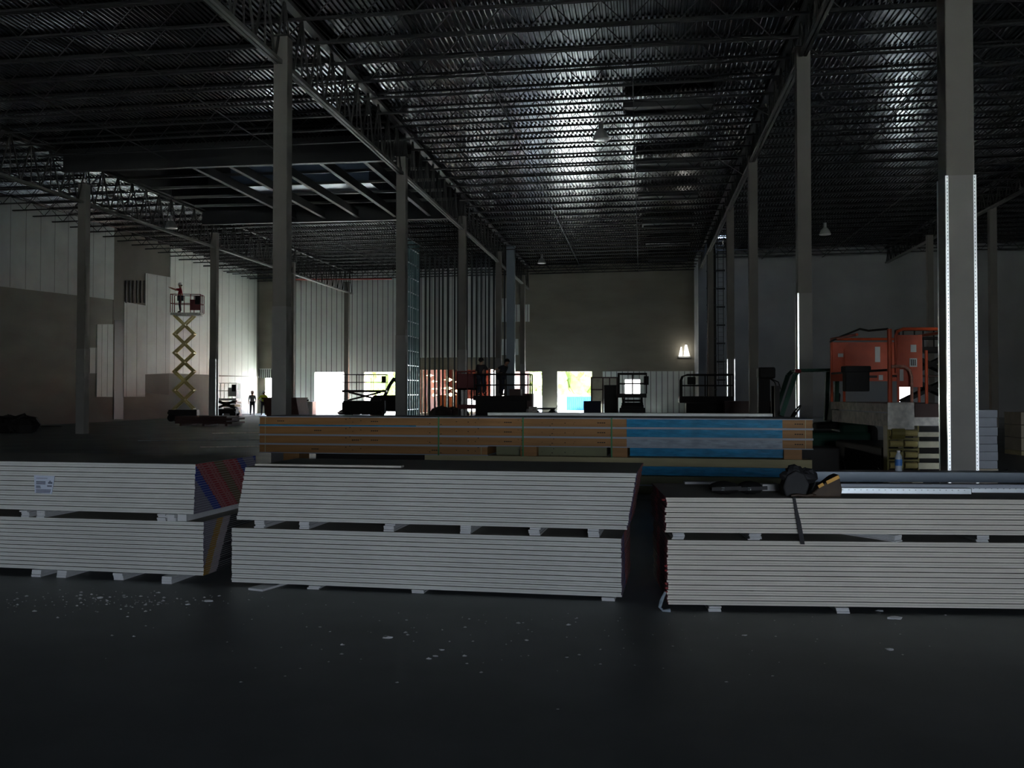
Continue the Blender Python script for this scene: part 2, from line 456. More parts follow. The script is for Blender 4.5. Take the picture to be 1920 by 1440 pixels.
# ------------------------------------------------------------------ outside
b = MB(); b.b2((-120, -90, -0.32), (140, 220, -0.02)); struct(b.build('ground', 'ground'), 'bright gravel yard outside')
def container(px0, px1, pytop, Y):
    x0, x1 = bx(px0, Y), bx(px1, Y); zt = bz(pytop, 1080, Y)
    t = thing('shipping_container', 'pale blue shipping container in the yard seen through the wide opening', 'container', ((x0 + x1) / 2, Y, 0))
    w = x1 - x0; bb = MB(); n = 24
    prof = []
    for k in range(n):
        u = -w / 2 + w * k / n; s_ = w / n
        prof += [(u, 0), (u + s_ * .4, 0), (u + s_ * .5, 0.05), (u + s_ * .9, 0.05)]
    prof += [(w / 2, 0), (w / 2, 2.4), (-w / 2, 2.4)]
    bb.prism(prof, 'z', 0.1, zt - 0.08); bb.build('wall_shell', 'container_blue', t)
    MB().b2((-w / 2, -0.03, zt - 0.12), (w / 2, 2.45, zt)).b2((-w / 2, -0.03, -0.02), (w / 2, 2.45, 0.12)).build('frame', 'container_blue', t)
container(1062, 1150, 743, 92)
def tree(px, Y, h, w, label, seed):
    p = Vector((bx(px, Y), Y, -0.02)); t = thing('leafy_tree', label, 'tree', p)
    MB().tube([(0, 0, 0), (0.1, 0, h * .35), (0, 0.1, h * .6)], [.22, .16, .08], 8).build('trunk', 'bark', t)
    rnd = random.Random(seed); bb = MB()
    for k in range(16):
        a = rnd.uniform(0, 6.28); q = rnd.uniform(0, .6) * w
        bb.blob((q * math.cos(a), q * math.sin(a), h * rnd.uniform(.35, .85)), w * rnd.uniform(.28, .45), 10, 0, .3, seed=seed + k)
    bb.build('crown', 'leaves', t)
tree(1020, 104, 6.2, 3.2, 'yellow-green tree beyond the opening left of the container', 1)
tree(1088, 106, 5.4, 2.8, 'yellow-green tree rising behind the blue container', 2)
tree(985, 97, 5.2, 2.4, 'bushy tree outside the opening beside the work platform', 3)
tree(700, 108, 6.8, 3.4, 'green tree at the top of the window-like opening, left one', 4)
tree(735, 112, 6.5, 3.0, 'green tree at the top of the window-like opening, right one', 5)
# covered entrance behind the stud partition
x0, x1 = bx(772), bx(948)
t = thing('entrance_canopy', 'red-brown covered entrance lit by warm lamps behind the stud partition', 'canopy', ((x0 + x1) / 2, YB + 0.3, 0))
w = x1 - x0; Hc = bz(693) + 0.4
MB().b2((-w / 2, 0, Hc), (w / 2, 14, Hc + .2)).build('ceiling_board', 'canopy_red', t)
for a_ in (-w / 2 - .2, w / 2): MB().b2((a_, 0, 0), (a_ + .2, 14, Hc)).build('side_wall', 'canopy_red', t)
MB().b2((-w / 2, 13.8, 1.1), (w / 2 * .1, 14, Hc)).build('back_wall', 'canopy_red', t)
MB().b2((-w / 2 + .8, 6, 0), (-w / 2 + 3.2, 7, 1.5)).build('counter', 'canopy_red', t, bevel=.03)
k = 0
for (px, py, s) in ((786, 711, 1.0), (809, 715, 1.7), (842, 712, 1.2), (783, 723, 1.2), (806, 729, 2.2), (840, 728, 1.5), (790, 741, 1.3), (811, 741, 1.5), (845, 740, 1.3), (860, 716, 1.2), (858, 733, 1.4), (806, 704, 0.9)):
    k += 1
    p = ony(px, py, YB + 5.0 + (k % 3) * 1.5)
    q = MB(); s *= 0.42
    prof = [(0.02, 0.16), (s * .45, .05), (s, 0), (s * .45, -.05), (0.02, -.16)]
    L = thing('lozenge_lamp', 'warm glowing lozenge lamp hanging under the entrance canopy', 'lamp', p, 0, 'lozenge lamps under the entrance canopy')
    q.lathe((0, 0, 0), prof, 4).build('lamp_shade', 'lamp_glow', L)
    MB().cyl((0, 0, .14), (0, 0, Hc - p.z), .012, 6).build('cord', 'black_steel', L)

# ------------------------------------------------------------------ columns
def column(name_px, X, Y, wdt=0.36, clad=4.3, label='', top=10.65, beads=True, group=None):
    t = thing('steel_column', label, 'column', (X, Y, 0), 0, group)
    h = wdt / 2
    MB().b2((-h, -h, 0), (h, h, top)).build('shaft', 'column', t, bevel=.012)
    MB().b2((-h - .06, -h - .06, top), (h + .06, h + .06, top + .03)).build('cap_plate', 'girder', t)
    if clad:
        g = h + .008
        q = MB().b2((-g, -g, 0), (g, g, clad)); casing = q.build('board_casing', 'column_board', t)
        if beads:
            for sx in ((-1,) if beads == 'left' else (-1, 1)):
                q = MB()
                q.b2((sx * (g - .03), -g - .006, 0), (sx * (g + .004), -g, clad)); q.b2((sx * g, -g - .004, 0), (sx * (g + .008), -g + .035, clad))
                if wdt * 1780 / Y > 20:
                    n = int(clad / .05)
                    for i in range(n): q.b2((sx * (g - .020), -g - .0075, i * .05 + .01), (sx * (g - .010), -g - .006, i * .05 + .025), 1)
                q.build('corner_bead', ['bead', 'bead_hole'], casing)
                # bead runs on the rear corner too
            for sx in ((-1,) if beads == 'left' else (-1, 1)):
                q = MB().b2((sx * g, g - .035, 0), (sx * (g + .006), g + .006, clad)); q.build('corner_bead', ['bead'], casing)
    return t
def colx(px, Y): return ony(px, 700, Y).x
for px, Y, lab in ((528, 22.7, 'tall beige column behind the middle drywall stack, wooden panels crossing its foot'),
                   (753, 34.9, 'column standing just left of the metal stud partition, girder on top'),
                   (867, 47.1, 'column rising behind the red work basket'),
                   (935, 59.3, 'column between the two workers on the dark platform'),
                   (980, 71.5, 'slim column before the beige back wall at the bright opening')):
    column(px, colx(px, Y), Y, label=lab, clad=3.9, beads=False)
for px, Y, w_, lab, tp in ((1796, 13.9, .37, 'nearest big column, silver corner beads, beside the pale panel stack', 10.9),
                       (1508, 26.2, .36, 'column with one bright silver edge behind the end of the wooden panels', 11.0),
                       (1413, 38.0, .34, 'dark column beside the boxy mast machine', 11.0),
                       (1370, 48.2, .36, 'column with glinting lower edges right of the wall pipes', 11.0),
                       (1333, 62.0, .36, 'column left of the wall ladder', 11.0)):
    column(px, colx(px, Y), Y, w_, label=lab, top=tp, clad={1796: 4.75, 1508: 4.4, 1370: 3.4}.get(px, 0), beads='left' if px == 1508 else True)
for px, Y, lab in ((155, 37.6, 'leftmost tall column in front of the side wall'), (401, 50.2, 'column right of the tall raised scissor lift'),
                   (547, 62.2, 'far column mostly hidden behind a nearer beige one'), (650, 74.4, 'thin far column beside the open doorway')):
    column(px, colx(px, Y), Y, label=lab, clad=3.6 if px < 500 else 0, beads=px == 401)
for px, Y, lab in ((1745, 58.6, 'distant dim column seen through the orange guard rails'), (1863, 50.0, 'distant dim column above the pale panel stack')):
    column(px, colx(px, Y), Y, .34, label=lab, clad=0, top=11.0)

# ------------------------------------------------------------------ girders along the depth
def girder(X, y0, y1, label):
    zb, zt = zd(X) - 1.95, zd(X) - 0.12
    if X > 0: zb = zd(X) - 1.3
    t = thing('truss_girder', label, 'girder', (X, y0, zb))
    L = y1 - y0; H = zt - zb
    MB().b2((-.10, 0, 0), (-.02, L, .10)).b2((.02, 0, 0), (.10, L, .10)).build('bottom_chord', 'beige_steel', t)
    MB().b2((-.11, 0, H - .12), (.11, L, H)).build('top_chord', 'girder', t)
    q = MB(); n = int(L / 1.22); s_ = L / n
    for i in range(n):
        a = i * s_; q.bar((0, a, .05), (0, a + s_ / 2, H - .05), .05); q.bar((0, a + s_ / 2, H - .05), (0, a + s_, .05), .05)
        q.bar((0, a + s_ / 2, .05), (0, a + s_ / 2, H - .05), .035)
    q.build('web', 'girder', t)
girder(XG[0], 0, YB, 'truss girder carrying the roof between the left bays')
girder(-8.95, 0, YB, 'truss girder with a pale lower chord left of the centre bay')
girder(4.3, 0, YB2, 'dark truss girder right of the centre bay')
girder(17.2, 0, YB2, 'dim truss girder at the far right')
for Y, lab in ((RY0 - .2, 'deep dark cross beam at the near edge of the raised roof'), (RY1, 'deep dark cross beam at the far edge of the raised roof')):
    t = thing('cross_beam', lab, 'beam', (XG[0], Y, 10.85))
    L = -9.1 - XG[0]
    MB().b2((0, -.01, 0), (L, .01, 1.1)).build('web_plate', 'black_steel', t)
    MB().b2((0, -.13, -.02), (L, .13, .02)).b2((0, -.13, 1.08), (L, .13, 1.12)).build('flange', 'girder', t)
# roof purlins of the raised part
pur = None
for k, px in enumerate((372, 440, 520, 608, 690)):
    X = ony(px, 330, RY0 + 1).x
    t = thing('roof_purlin', 'pale beam running in depth under the raised roof, of several in a row', 'beam', (X, RY0, 11.0), 0, 'pale beams under the raised roof')
    MB().b2((-.09, 0, 0), (.09, RY1 - RY0, .015)).build('flange', 'column', t)
    MB().b2((-.01, 0, .015), (.01, RY1 - RY0, .42)).build('web_plate', 'girder', t)
for k in range(5):
    Y = RY0 + 1.6 + k * 2.2
    o = MB().b2((-23.1, Y, 11.42), (-9.3, Y + .1, 11.54)).build('cross_purlin', 'beige_steel')
    tag(o, 'thin cross purlin resting over the pale beams of the raised roof', 'beam', 'thin cross purlins of the raised roof')
o = MB().b2((-20, 44.2, 11.9), (-13, 46.6, 12.9)).build('air_duct', 'duct'); tag(o, 'blue-grey sheet metal duct up inside the raised roof', 'duct')

# ------------------------------------------------------------------ roof joists
bays = [(XL, XG[0], 'outer left bay'), (XG[0] + .1, -9.05, 'left bay'), (-8.85, 4.2, 'centre bay'), (4.4, 17.1, 'right bay'), (17.3, XR, 'outer right bay')]
JD = 0.74
nj = 0
for x0, x1, bn in bays:
    L = x1 - x0; proto = None
    def span_words(Y):
        k = int((Y - 10.5) // 12.2)
        w = ['nearest', 'second', 'third', 'fourth', 'fifth', 'farthest'][max(0, min(5, k))]
        return 'dark open-web roof joist of the %s, over the %s column span' % (bn, w)
    ylim = YB if x0 < 4 else YB2
    Y = 1.7
    while Y < ylim - .3:
        if not (bn == 'left bay' and RY0 - .6 < Y < RY1 + .4):
            if proto is None:
                t = thing('roof_joist', span_words(Y), 'joist', (x0, Y, zd(x0)), 0, 'roof joists of the ' + bn)
                t.rotation_euler = (0, -math.atan(.010), 0)
                MB().b2((0, -.055, -JD), (L, -.01, -JD + .055)).b2((0, .01, -JD), (L, .055, -JD + .055)).build('bottom_chord', 'joist', t)
                MB().b2((0, -.055, -.06), (L, .055, -.004)).build('top_chord', 'joist', t)
                q = MB(); n = max(4, int(L / 1.25)); s_ = L / n
                for i in range(n):
                    a = i * s_
                    q.bar((a, 0, -.05), (a + s_ / 2, 0, -JD + .03), .026); q.bar((a + s_ / 2, 0, -JD + .03), (a + s_, 0, -.05), .026)
                q.build('web', 'joist', t)
                proto = t
            else:
                c = copy_tree(proto); c.location = (x0, Y, zd(x0)); c['label'] = span_words(Y)
            nj += 1
        Y += 1.63
for x0, x1, bn in bays[:4]:
    for f in (.33, .66):
        X = x0 + (x1 - x0) * f
        for (a, c) in (((18, RY0 - .5), (RY1 + .5, YB - .2)) if bn == 'left bay' else ((18, (YB if x0 < 4 else YB2) - .2),)):
            o = MB().b2((X - .015, a, zd(X) - JD - .03), (X + .015, c, zd(X) - JD)).build('bridging_rod', 'joist')
            tag(o, 'thin bridging rod tying the joists of the ' + bn, 'rod', 'bridging rods of the ' + bn)
# dark covered roof openings with frames
for i, (py, hw) in enumerate(((205, 1.5), (310, 1.45), (370, 1.45), (421, 1.45), (457, 1.4), (489, 1.4))):
    c = onz(1252, py, 11.6)
    t = thing('roof_opening_frame', 'dark covered opening framed under the deck of the centre bay', 'roof hatch', (c.x, c.y, 11.3), 0, 'dark roof openings of the centre bay')
    q = MB()
    for sy in (-.55, .55): q.b2((-hw, sy - .04, .25), (hw, sy + .04, .5))
    for sx in (-hw, hw): q.b2((sx - .04, -.55, .25), (sx + .04, .55, .5))
    q.build('frame', 'black_steel', t)
    MB().b2((-hw, -.55, .35), (hw, .55, .4)).build('cover', 'black_steel', t)
# high bay lamps
for px, py, d, lab in ((1127, 262, 34, 'bell lamp hanging nearest, in the middle of the centre bay'), (1547, 440, 50, 'bell lamp hanging alone in the right bay'),
                       (1016, 494, 66, 'small distant bell lamp of the centre bay'), (321, 428, 47, 'bell lamp hanging by the left side wall')):
    p = atd(px, py, d)
    t = thing('high_bay_lamp', lab, 'lamp', p)
    MB().lathe((0, 0, 0), [(.30, 0), (.295, .03), (.25, .16), (.17, .30), (.11, .36), (.09, .38)], 24).build('lamp_shade', 'lamp_grey', t, smooth=True)
    MB().lathe((0, 0, -.01), [(.001, -.02), (.2, -.012), (.298, .005), (.30, .03)], 24).build('lens', 'lens', t, smooth=True)
    MB().cyl((0, 0, .36), (0, 0, .62), .085, 14).build('ballast', 'lamp_grey', t)
    MB().cyl((0, 0, .60), (0, 0, zd(p.x) - p.z + .05), .012, 6).build('cord', 'black_steel', t)
# sway braces and a red pipe under the roof
for a, c, lab in (((1385, 185, 33), (1440, 215, 31), 'upper thin sway brace beside the right girder'), ((1340, 293, 41), (1398, 331, 38), 'lower thin sway brace beside the right girder')):
    p = atd(*a); q_ = atd(*c)
    tag(MB().cyl(p, q_, .018, 6).build('sway_brace', 'beige_steel'), lab, 'rod')
p = ony(545, 524, 72); q_ = ony(735, 523, 72)
tag(MB().cyl(p, q_, .06, 8).build('sprinkler_pipe', 'red_pipe'), 'red sprinkler pipe under the roof before the white back wall', 'pipe')

# ------------------------------------------------------------------ stud partition
PY = 64.0
stud_xs = [bx(p, PY) for p in (777, 786, 797, 805, 815, 823, 830, 840, 852, 859, 875, 884, 893, 902, 910, 917, 926, 946)]
zt_ = 11.6
proto = None
for i, X in enumerate(stud_xs):
    if proto is None:
        q = MB().b2((-.045, -.02, .03), (.045, -.016, zt_)).b2((-.045, -.02, .03), (-.041, .13, zt_)).b2((-.045, .126, .03), (.045, .13, zt_))
        proto = q.build('steel_stud', 'stud_dark'); proto.location = (X, PY, 0)
        tag(proto, 'tall steel stud of the open partition before the back wall', 'stud', 'tall studs of the open partition')
    else:
        c = proto.copy(); COL.objects.link(c); c.location = (X, PY, 0)
a, c = stud_xs[0], stud_xs[-1]
tag(MB().b2((a - .1, PY - .06, 0), (c + .1, PY + .16, .025)).build('floor_track', 'galv'), 'floor track holding the tall studs of the open partition', 'track')
tag(MB().b2((a - .1, PY - .06, zt_), (c + .1, PY + .16, zt_ + .06)).build('top_track', 'stud_dark'), 'top track capping the tall studs of the open partition', 'track')
# short white studs in the lit lower opening
for i, px in enumerate((780, 791, 803, 821, 837, 849, 858)):
    X = bx(px, 73.0)
    o = MB().b2((X - .05, 73, 0), (X + .05, 73.09, bz(693, 800, 73))).build('short_stud', 'cream')
    tag(o, 'short pale stud in the lit entrance opening', 'stud', 'short pale studs in the entrance opening')
# teal side partition seen edge-on
X0 = bx(758, 58.5)
for i in range(7):
    o = MB().b2((X0 - .06, 58.5 + i * .62, 0), (X0 + .06, 58.56 + i * .62, 11.7)).build('side_stud', 'stud_teal')
    tag(o, 'teal-grey stud of the lattice partition seen edge-on', 'stud', 'studs of the edge-on lattice partition')
for i in range(12):
    z = .6 + i * .95
    o = MB().b2((X0 - .03, 58.5, z), (X0 + .03, 62.3, z + .06)).build('noggin_rail', 'galv')
    tag(o, 'horizontal rail of the lattice partition seen edge-on', 'rail', 'rails of the edge-on lattice partition')
p = ony(957, 735, 62)
o = MB().b2((p.x - .27, 62, 0), (p.x + .27, 62.5, 11.5)).build('corner_post', 'duct'); tag(o, 'wide blue-grey boxed post at the end of the stud partition', 'post')

# wall light, pipes and ladder
p = ony(1283, 668, YB)
t = thing('wall_light', 'bright twin-head light glowing on the beige back wall', 'lamp', p)
MB().b2((-.45, -.10, -.12), (.5, 0, .0)).build('housing', 'lamp_grey', t)
for (a, c_, e, g, h_) in ((-.44, -.14, -.28, -.20, .72), (-.06, .42, .05, .20, .88)):
    q = MB(); q.prism([(a, 0), (c_, 0), (g, h_), (e, h_)], 'y', -.22, -.18); q.build('lamp_head', 'white_glow', t)
ld = bpy.data.lights.new('wall_light_bulb', 'POINT'); ld.energy = 0.9; ld.shadow_soft_size = .25; ld.color = (1, .96, .88)
lo = bpy.data.objects.new('wall_light_bulb', ld); lo.location = (0.0, -.75, .6); COL.objects.link(lo); lo.parent = t
for px, r_, lab in ((1329, .10, 'thick dark pipe running up the wall, left of the pair'), (1340, .12, 'thick dark pipe running up the wall beside the ladder')):
    p = ony(px, 735, 63.0)
    t = thing('roof_drain_pipe', lab, 'pipe', (p.x, p.y, 0))
    MB().cyl((0, 0, 0), (0, 0, 11.7), r_, 14).build('pipe', 'girder', t, smooth=True)
    q = MB()
    for k in range(10): q.cyl((0, 0, .8 + k * 1.1), (0, 0, .88 + k * 1.1), r_ + .03, 14)
    q.build('coupling', 'stud_dark', t)
t = thing('roof_ladder', 'narrow wall ladder climbing to the bright roof hatch', 'ladder', (ladder_p.x, 63.6, 0))
for sx in (0, .35): MB().cyl((sx, 0, 2.2), (sx, 0, 12.2), .025, 6).build('rail', 'black_steel', t)
q = MB()
for k in range(32): q.cyl((0, 0, 2.4 + k * .3), (.35, 0, 2.4 + k * .3), .012, 5)
q.build('rungs', 'stud_dark', t)
for k in range(7): MB().b2((-.1, -.04, 2.5 + k * 1.2), (.45, .04, 2.62 + k * 1.2)).build('bracket', 'black_steel', t)

# ------------------------------------------------------------------ drywall stacks
def board_mesh(L, D, th, big_top, mats_end, segs, warm=False, white_end=False):
    """one sheet: x along its length, front long edge at y=0; segs = tape colours across the right end"""
    ct, cb = (.0030, .0016) if big_top else (.0016, .0030)
    h = th - .0005
    wt, wb_ = (.045, .0016) if big_top else (.0016, .045)
    prof = [(0, cb), (wb_, 0), (D - wb_, 0), (D, cb), (D, h - ct), (D - wt, h), (wt, h), (0, h - ct)]
    q = MB(); n = len(prof)
    vs = [(0, u, v) for u, v in prof] + [(L, u, v) for u, v in prof]
    q.add(vs, [tuple(range(n)), tuple(range(2 * n - 1, n - 1, -1))], 2)
    for i in range(n):
        front = i in (0, 7, 6) or i in (3,)
        q.add([vs[i], vs[(i + 1) % n], vs[(i + 1) % n + n], vs[i + n]], [(0, 1, 2, 3)], 0 if i in (7, 3) or (i == 6 and not big_top) or (i == 0 and big_top) else 1)
    return q
def tape_mesh(end_x, sgn, D, th, segs):
    q = MB(); names = []
    t0 = end_x
    for a, c, nm in segs:
        a = max(0.0, a); c = min(1.0, c)
        if c <= a: continue
        if nm not in names: names.append(nm)
        q.b2((t0, a * D, .0015), (t0 + sgn * .002, c * D, th - .002), names.index(nm))
        if nm in ('tape_red', 'tape_purple') and c - a > .1:
            if 'ink_pale' not in names: names.append('ink_pale')
            for j in range(int((c - a) * D / .06)):
                if j % 3 == 2: continue
                y = a * D + .02 + j * .06
                q.b2((t0 + sgn * .002, y, th * .35), (t0 + sgn * .0028, y + .04, th * .6), names.index('ink_pale'))
    return q, names
def bundle(A, rz, L, D, z0, z1, n, shear, label, group, edge, segf, sgn=1, jit=.004, skew=0.0, off0=0.0):
    """n sheets stacked from z0 to z1; A = world front-left corner"""
    th = (z1 - z0) / n; rnd = random.Random(int(A.x * 100) + n)
    me = [board_mesh(L, D, th, k, None, None).mesh('drywall_sheet', [edge, 'gyp_back', 'gyp_white']) for k in (True, False)]
    tapes = {}
    for i in range(n):
        o = bpy.data.objects.new('drywall_sheet', me[0 if i % 2 else 1]); COL.objects.link(o)
        sx = off0 + shear * i / max(1, n - 1) + rnd.uniform(-jit, jit); sy = skew * i / max(1, n - 1) + rnd.uniform(-.002, .002)
        d = Matrix.Rotation(rz, 3, 'Z') @ Vector((sx, sy, 0))
        o.location = (A.x + d.x, A.y + d.y, z0 + i * th); o.rotation_euler = (0, 0, rz)
        if i == n - 1: tag(o, 'topmost ' + label, 'drywall sheet', group)
        elif i == 0: tag(o, 'bottommost ' + label, 'drywall sheet', group)
        else: tag(o, 'inner ' + label, 'drywall sheet', group)
        if segf:
            q, nm = tape_mesh(L if sgn > 0 else 0, sgn, D, th, segf(i / (n - 1)))
            if q.v: q.build('end_tape', nm, o)
def spacer(loc, rz, L, w, h, layers, label, group):
    q = MB(); rnd = random.Random(int(loc[0] * 1000))
    hh = h / layers
    for i in range(layers):
        dx = rnd.uniform(-.008, .008); dy = rnd.uniform(-.01, .01)
        q.b2((-w / 2 + dx, dy, i * hh + .0008), (w / 2 + dx, L + dy, (i + 1) * hh - .0008))
    o = q.build('gypsum_spacer', 'gyp_white'); o.location = loc; o.rotation_euler = (0, 0, rz)
    return tag(o, label, 'spacer', group)
def cam_rz(deg): return YAW + R(deg)       # deg: how much the front edge turns away from the image plane, left end farther = negative slope

# middle stack
mr = onz(1165, 1127, 0); ml = onz(434, 1098, 0)
dirm = (mr - ml).normalized(); rzm = math.atan2(dirm.y, dirm.x); Lm = (mr - ml).length
def seg_mid(f):
    o = .25 * f
    return [(0, .30 - o, 'tape_purple'), (.30 - o, .38 - o, 'tape_blue'), (.38 - o, .75 - o, 'tape_red'), (.75 - o, .82 - o, 'tape_olive'), (.82 - o, 1, 'tape_red')]
bundle(ml, rzm, Lm, 1.22, .030, .530, 24, .0, 'drywall sheet in the lower bundle of the middle stack', 'sheets of the lower middle bundle', 'gyp_edge', lambda f: seg_mid(f * .5), skew=0.0)
bundle(ml, rzm, Lm, 1.22, .600, 1.085, 24, .085, 'drywall sheet in the upper bundle of the middle stack', 'sheets of the upper middle bundle', 'gyp_edge', seg_mid, off0=.045)
def along(A, rz, x, y=0, z=0):
    d = Matrix.Rotation(rz, 3, 'Z') @ Vector((x, y, 0)); return (A.x + d.x, A.y + d.y, z)
LM = 'layered white gypsum spacer between the bundles of the middle stack'
for px in (484, 573, 742, 888, 1016, 1124):
    p = onz(px, 985, .56); x = (p - ml).dot(dirm)
    spacer(along(ml, rzm, x, .01, .530), rzm, 1.15, .095, .070, 4, LM, 'spacers between the middle bundles')
for px, y in ((575, -.02), (785, -.02), (1145, -.02)):
    p = onz(px, 1112, 0); x = (p - ml).dot(dirm)
    spacer(along(ml, rzm, x, y, 0), rzm, 1.2, .11, .030, 2, 'flat white gypsum spacer under the middle stack', 'spacers under the middle stack')
p = onz(482, 1108, 0)
o = MB().b2((-.10, 0, 0), (.06, .9, .018)).build('gypsum_offcut', 'gyp_white'); o.location = p; o.rotation_euler = (0, 0, rzm - .25)
tag(o, 'flat gypsum strip on the floor under the left end of the middle stack', 'offcut')
p = onz(478, 873, 1.086); q_ = onz(752, 877, 1.086); dd = q_ - p
o = MB().b2((0, 0, 0), (dd.length, .09, .016)).build('gypsum_strip', 'gyp_edge_warm'); o.location = p; o.rotation_euler = (0, 0, math.atan2(dd.y, dd.x))
tag(o, 'long thin gypsum strip lying on top of the middle stack', 'strip')

# left stack
lr = onz(381, 1093.5, 0); l0 = onz(0, 1077.5, 0)
dl = (lr - l0).normalized(); rzl = math.atan2(dl.y, dl.x); LL = 3.66
A = lr - dl * LL
def seg_lu(f):
    o = .42 * (1 - f)
    return [(0, -.12 + o, 'tape_grey'), (-.12 + o, 0 + o, 'tape_blue'), (o, .28 + o, 'tape_red'), (.28 + o, .42 + o, 'tape_olive'), (.42 + o, .66 + o, 'tape_red'),
            (.66 + o, .76 + o, 'tape_blue'), (.76 + o, .95 + o, 'tape_grey'), (.95 + o, 1.1 + o, 'tape_blue')]
def seg_ll(f):
    o = .22 * f
    return [(0, -.02 + o, 'tape_grey'), (-.02 + o, .08 + o, 'tape_orange'), (.08 + o, .2 + o, 'tape_pink'), (.2 + o, 1, 'tape_black')]
bundle(A, rzl, LL, 1.22, .068, .566, 26, .0, 'drywall sheet in the lower bundle of the left stack', 'sheets of the lower left bundle', 'gyp_edge', seg_ll)
bundle(A, rzl, LL, 1.22, .632, 1.10, 20, .015, 'drywall sheet in the upper bundle of the left stack', 'sheets of the upper left bundle', 'gyp_edge', seg_lu, off0=-.10)
for px in (36, 70, 325, 345):
    p = onz(px, 965, .6); x = (p - A).dot(dl)
    spacer(along(A, rzl, x, -.03, .566), rzl, 1.2 if px > 50 else .5, .085, .066, 4 if px < 340 else 2, 'white gypsum spacer between the bundles of the left stack', 'spacers between the left bundles')
for px in (45, 100, 222, 333):
    p = onz(px, 1088, 0); x = (p - A).dot(dl)
    spacer(along(A, rzl, x, -.10 if px > 300 else -.03, 0), rzl, 1.3, .10, .068, 3, 'white gypsum spacer on the floor under the left stack', 'spacers under the left stack')
p0 = onz(361, 968, .60)
x = (p0 - A).dot(dl)
o = MB().b2((-.06, 0, 0), (.03, 1.30, .064)).build('spacer_plank', 'gyp_white'); o.location = along(A, rzl, x - .03, 0, .567); o.rotation_euler = (0, 0, rzl)
tag(o, 'long white spacer plank showing at the coloured end of the left stack', 'spacer')
# delivery label on the left stack
p = (onz(38, 918, .866)); x = (p - A).dot(dl)
t = thing('delivery_label', 'white paper label stuck on the left stack', 'label', along(A, rzl, x, -.012, .80), rzl)
q = MB(); q.add([(-.10, 0, .0), (.085, 0, -.008), (.115, 0, .165), (-.11, 0, .17), (-.10, .004, .0), (.085, .004, -.008), (.115, .004, .165), (-.11, .004, .17)],
                [(0, 1, 2, 3), (4, 7, 6, 5), (0, 4, 5, 1), (1, 5, 6, 2), (2, 6, 7, 3), (3, 7, 4, 0)]); q.build('paper', 'label_paper', t)
q = MB()
for (a, z, w_, h_) in ((-.085, .100, .10, .012), (-.085, .084, .10, .010), (-.085, .060, .045, .010), (-.085, .046, .05, .008), (.035, .062, .05, .012), (.045, .09, .045, .016), (-.085, .028, .16, .007), (-.085, .014, .155, .008), (-.085, .002, .15, .007), (-.085, .14, .12, .004)):
    q.b2((a, -.0015, z), (a + w_, 0, z + h_))
q.add([(.05, -.0015, .108), (.082, -.0015, .108), (.066, -.0015, .122)], [(0, 1, 2)])
q.build('print', 'grey_ink', t.children[0])

# right stack
rl = onz(1252, 1144.5, 0); rr = onz(1920, 1153, 0)
dr = (rr - rl).normalized(); rzr = math.atan2(dr.y, dr.x); LR_ = 3.66
def seg_r(f): return [(0, .15, 'tape_red'), (.15, .5, 'tape_black'), (.5, .7, 'tape_red'), (.7, 1, 'tape_black')]
bundle(rl, rzr, LR_, 1.22, .045, .571, 26, .0, 'drywall sheet in the lower bundle of the right stack', 'sheets of the lower right bundle', 'gyp_edge_warm', seg_r, sgn=-1, jit=.007)
bundle(rl, rzr, LR_, 1.22, .627, .916, 14, .012, 'drywall sheet in the upper bundle of the right stack', 'sheets of the upper right bundle', 'gyp_edge_warm', seg_r, sgn=-1, jit=.010, off0=-.02)
for px in (1275, 1418, 1837):
    p = onz(px, 1008, .6); x = (p - rl).dot(dr)
    spacer(along(rl, rzr, x, .01, .571), rzr, 1.15, .095, .056, 5, 'layered spacer standing straight between the bundles of the right stack', 'straight spacers between the right bundles')
p = onz(1695, 1014, .6); x = (p - rl).dot(dr)
o = spacer(along(rl, rzr, x, -.01, .571), rzr + .62, 1.0, .09, .056, 5, 'slanting layered spacer turned askew between the bundles of the right stack', None)
for px in (1340, 1578):
    p = onz(px, 1148, 0); x = (p - rl).dot(dr)
    spacer(along(rl, rzr, x, -.03, 0), rzr, 1.2, .10, .045, 3, 'white spacer on the floor under the right stack', 'spacers under the right stack')
# torn red corners of the right stack
for k, (z, xx) in enumerate(((.895, .0), (.36, .0), (.325, -.002), (.18, .0), (.15, .0), (.215, 0))):
    o = MB().blob((0, 0, 0), .011, 7, 0, .4, (1.2, .8, .8), k).build('red_tape_tear', 'tape_red')
    o.location = along(rl, rzr, xx - .012 + (-.02 if z > .6 else 0), -.004, z); tag(o, 'torn bit of red tape at the left end of the right stack', 'tape scrap', 'torn red tape bits of the right stack')
# crumpled film at its foot
o = MB().tube([(0, 0, .15), (-.03, -.02, .09), (-.045, -.01, .03), (-.02, -.03, .006), (.04, -.03, .006)], [.01, .016, .014, .01, .02], 6).build('film_scrap', 'grey_wrap')
o.location = along(rl, rzr, -.02, -.01, 0); tag(o, 'crumpled scrap of clear film at the foot of the right stack', 'scrap')

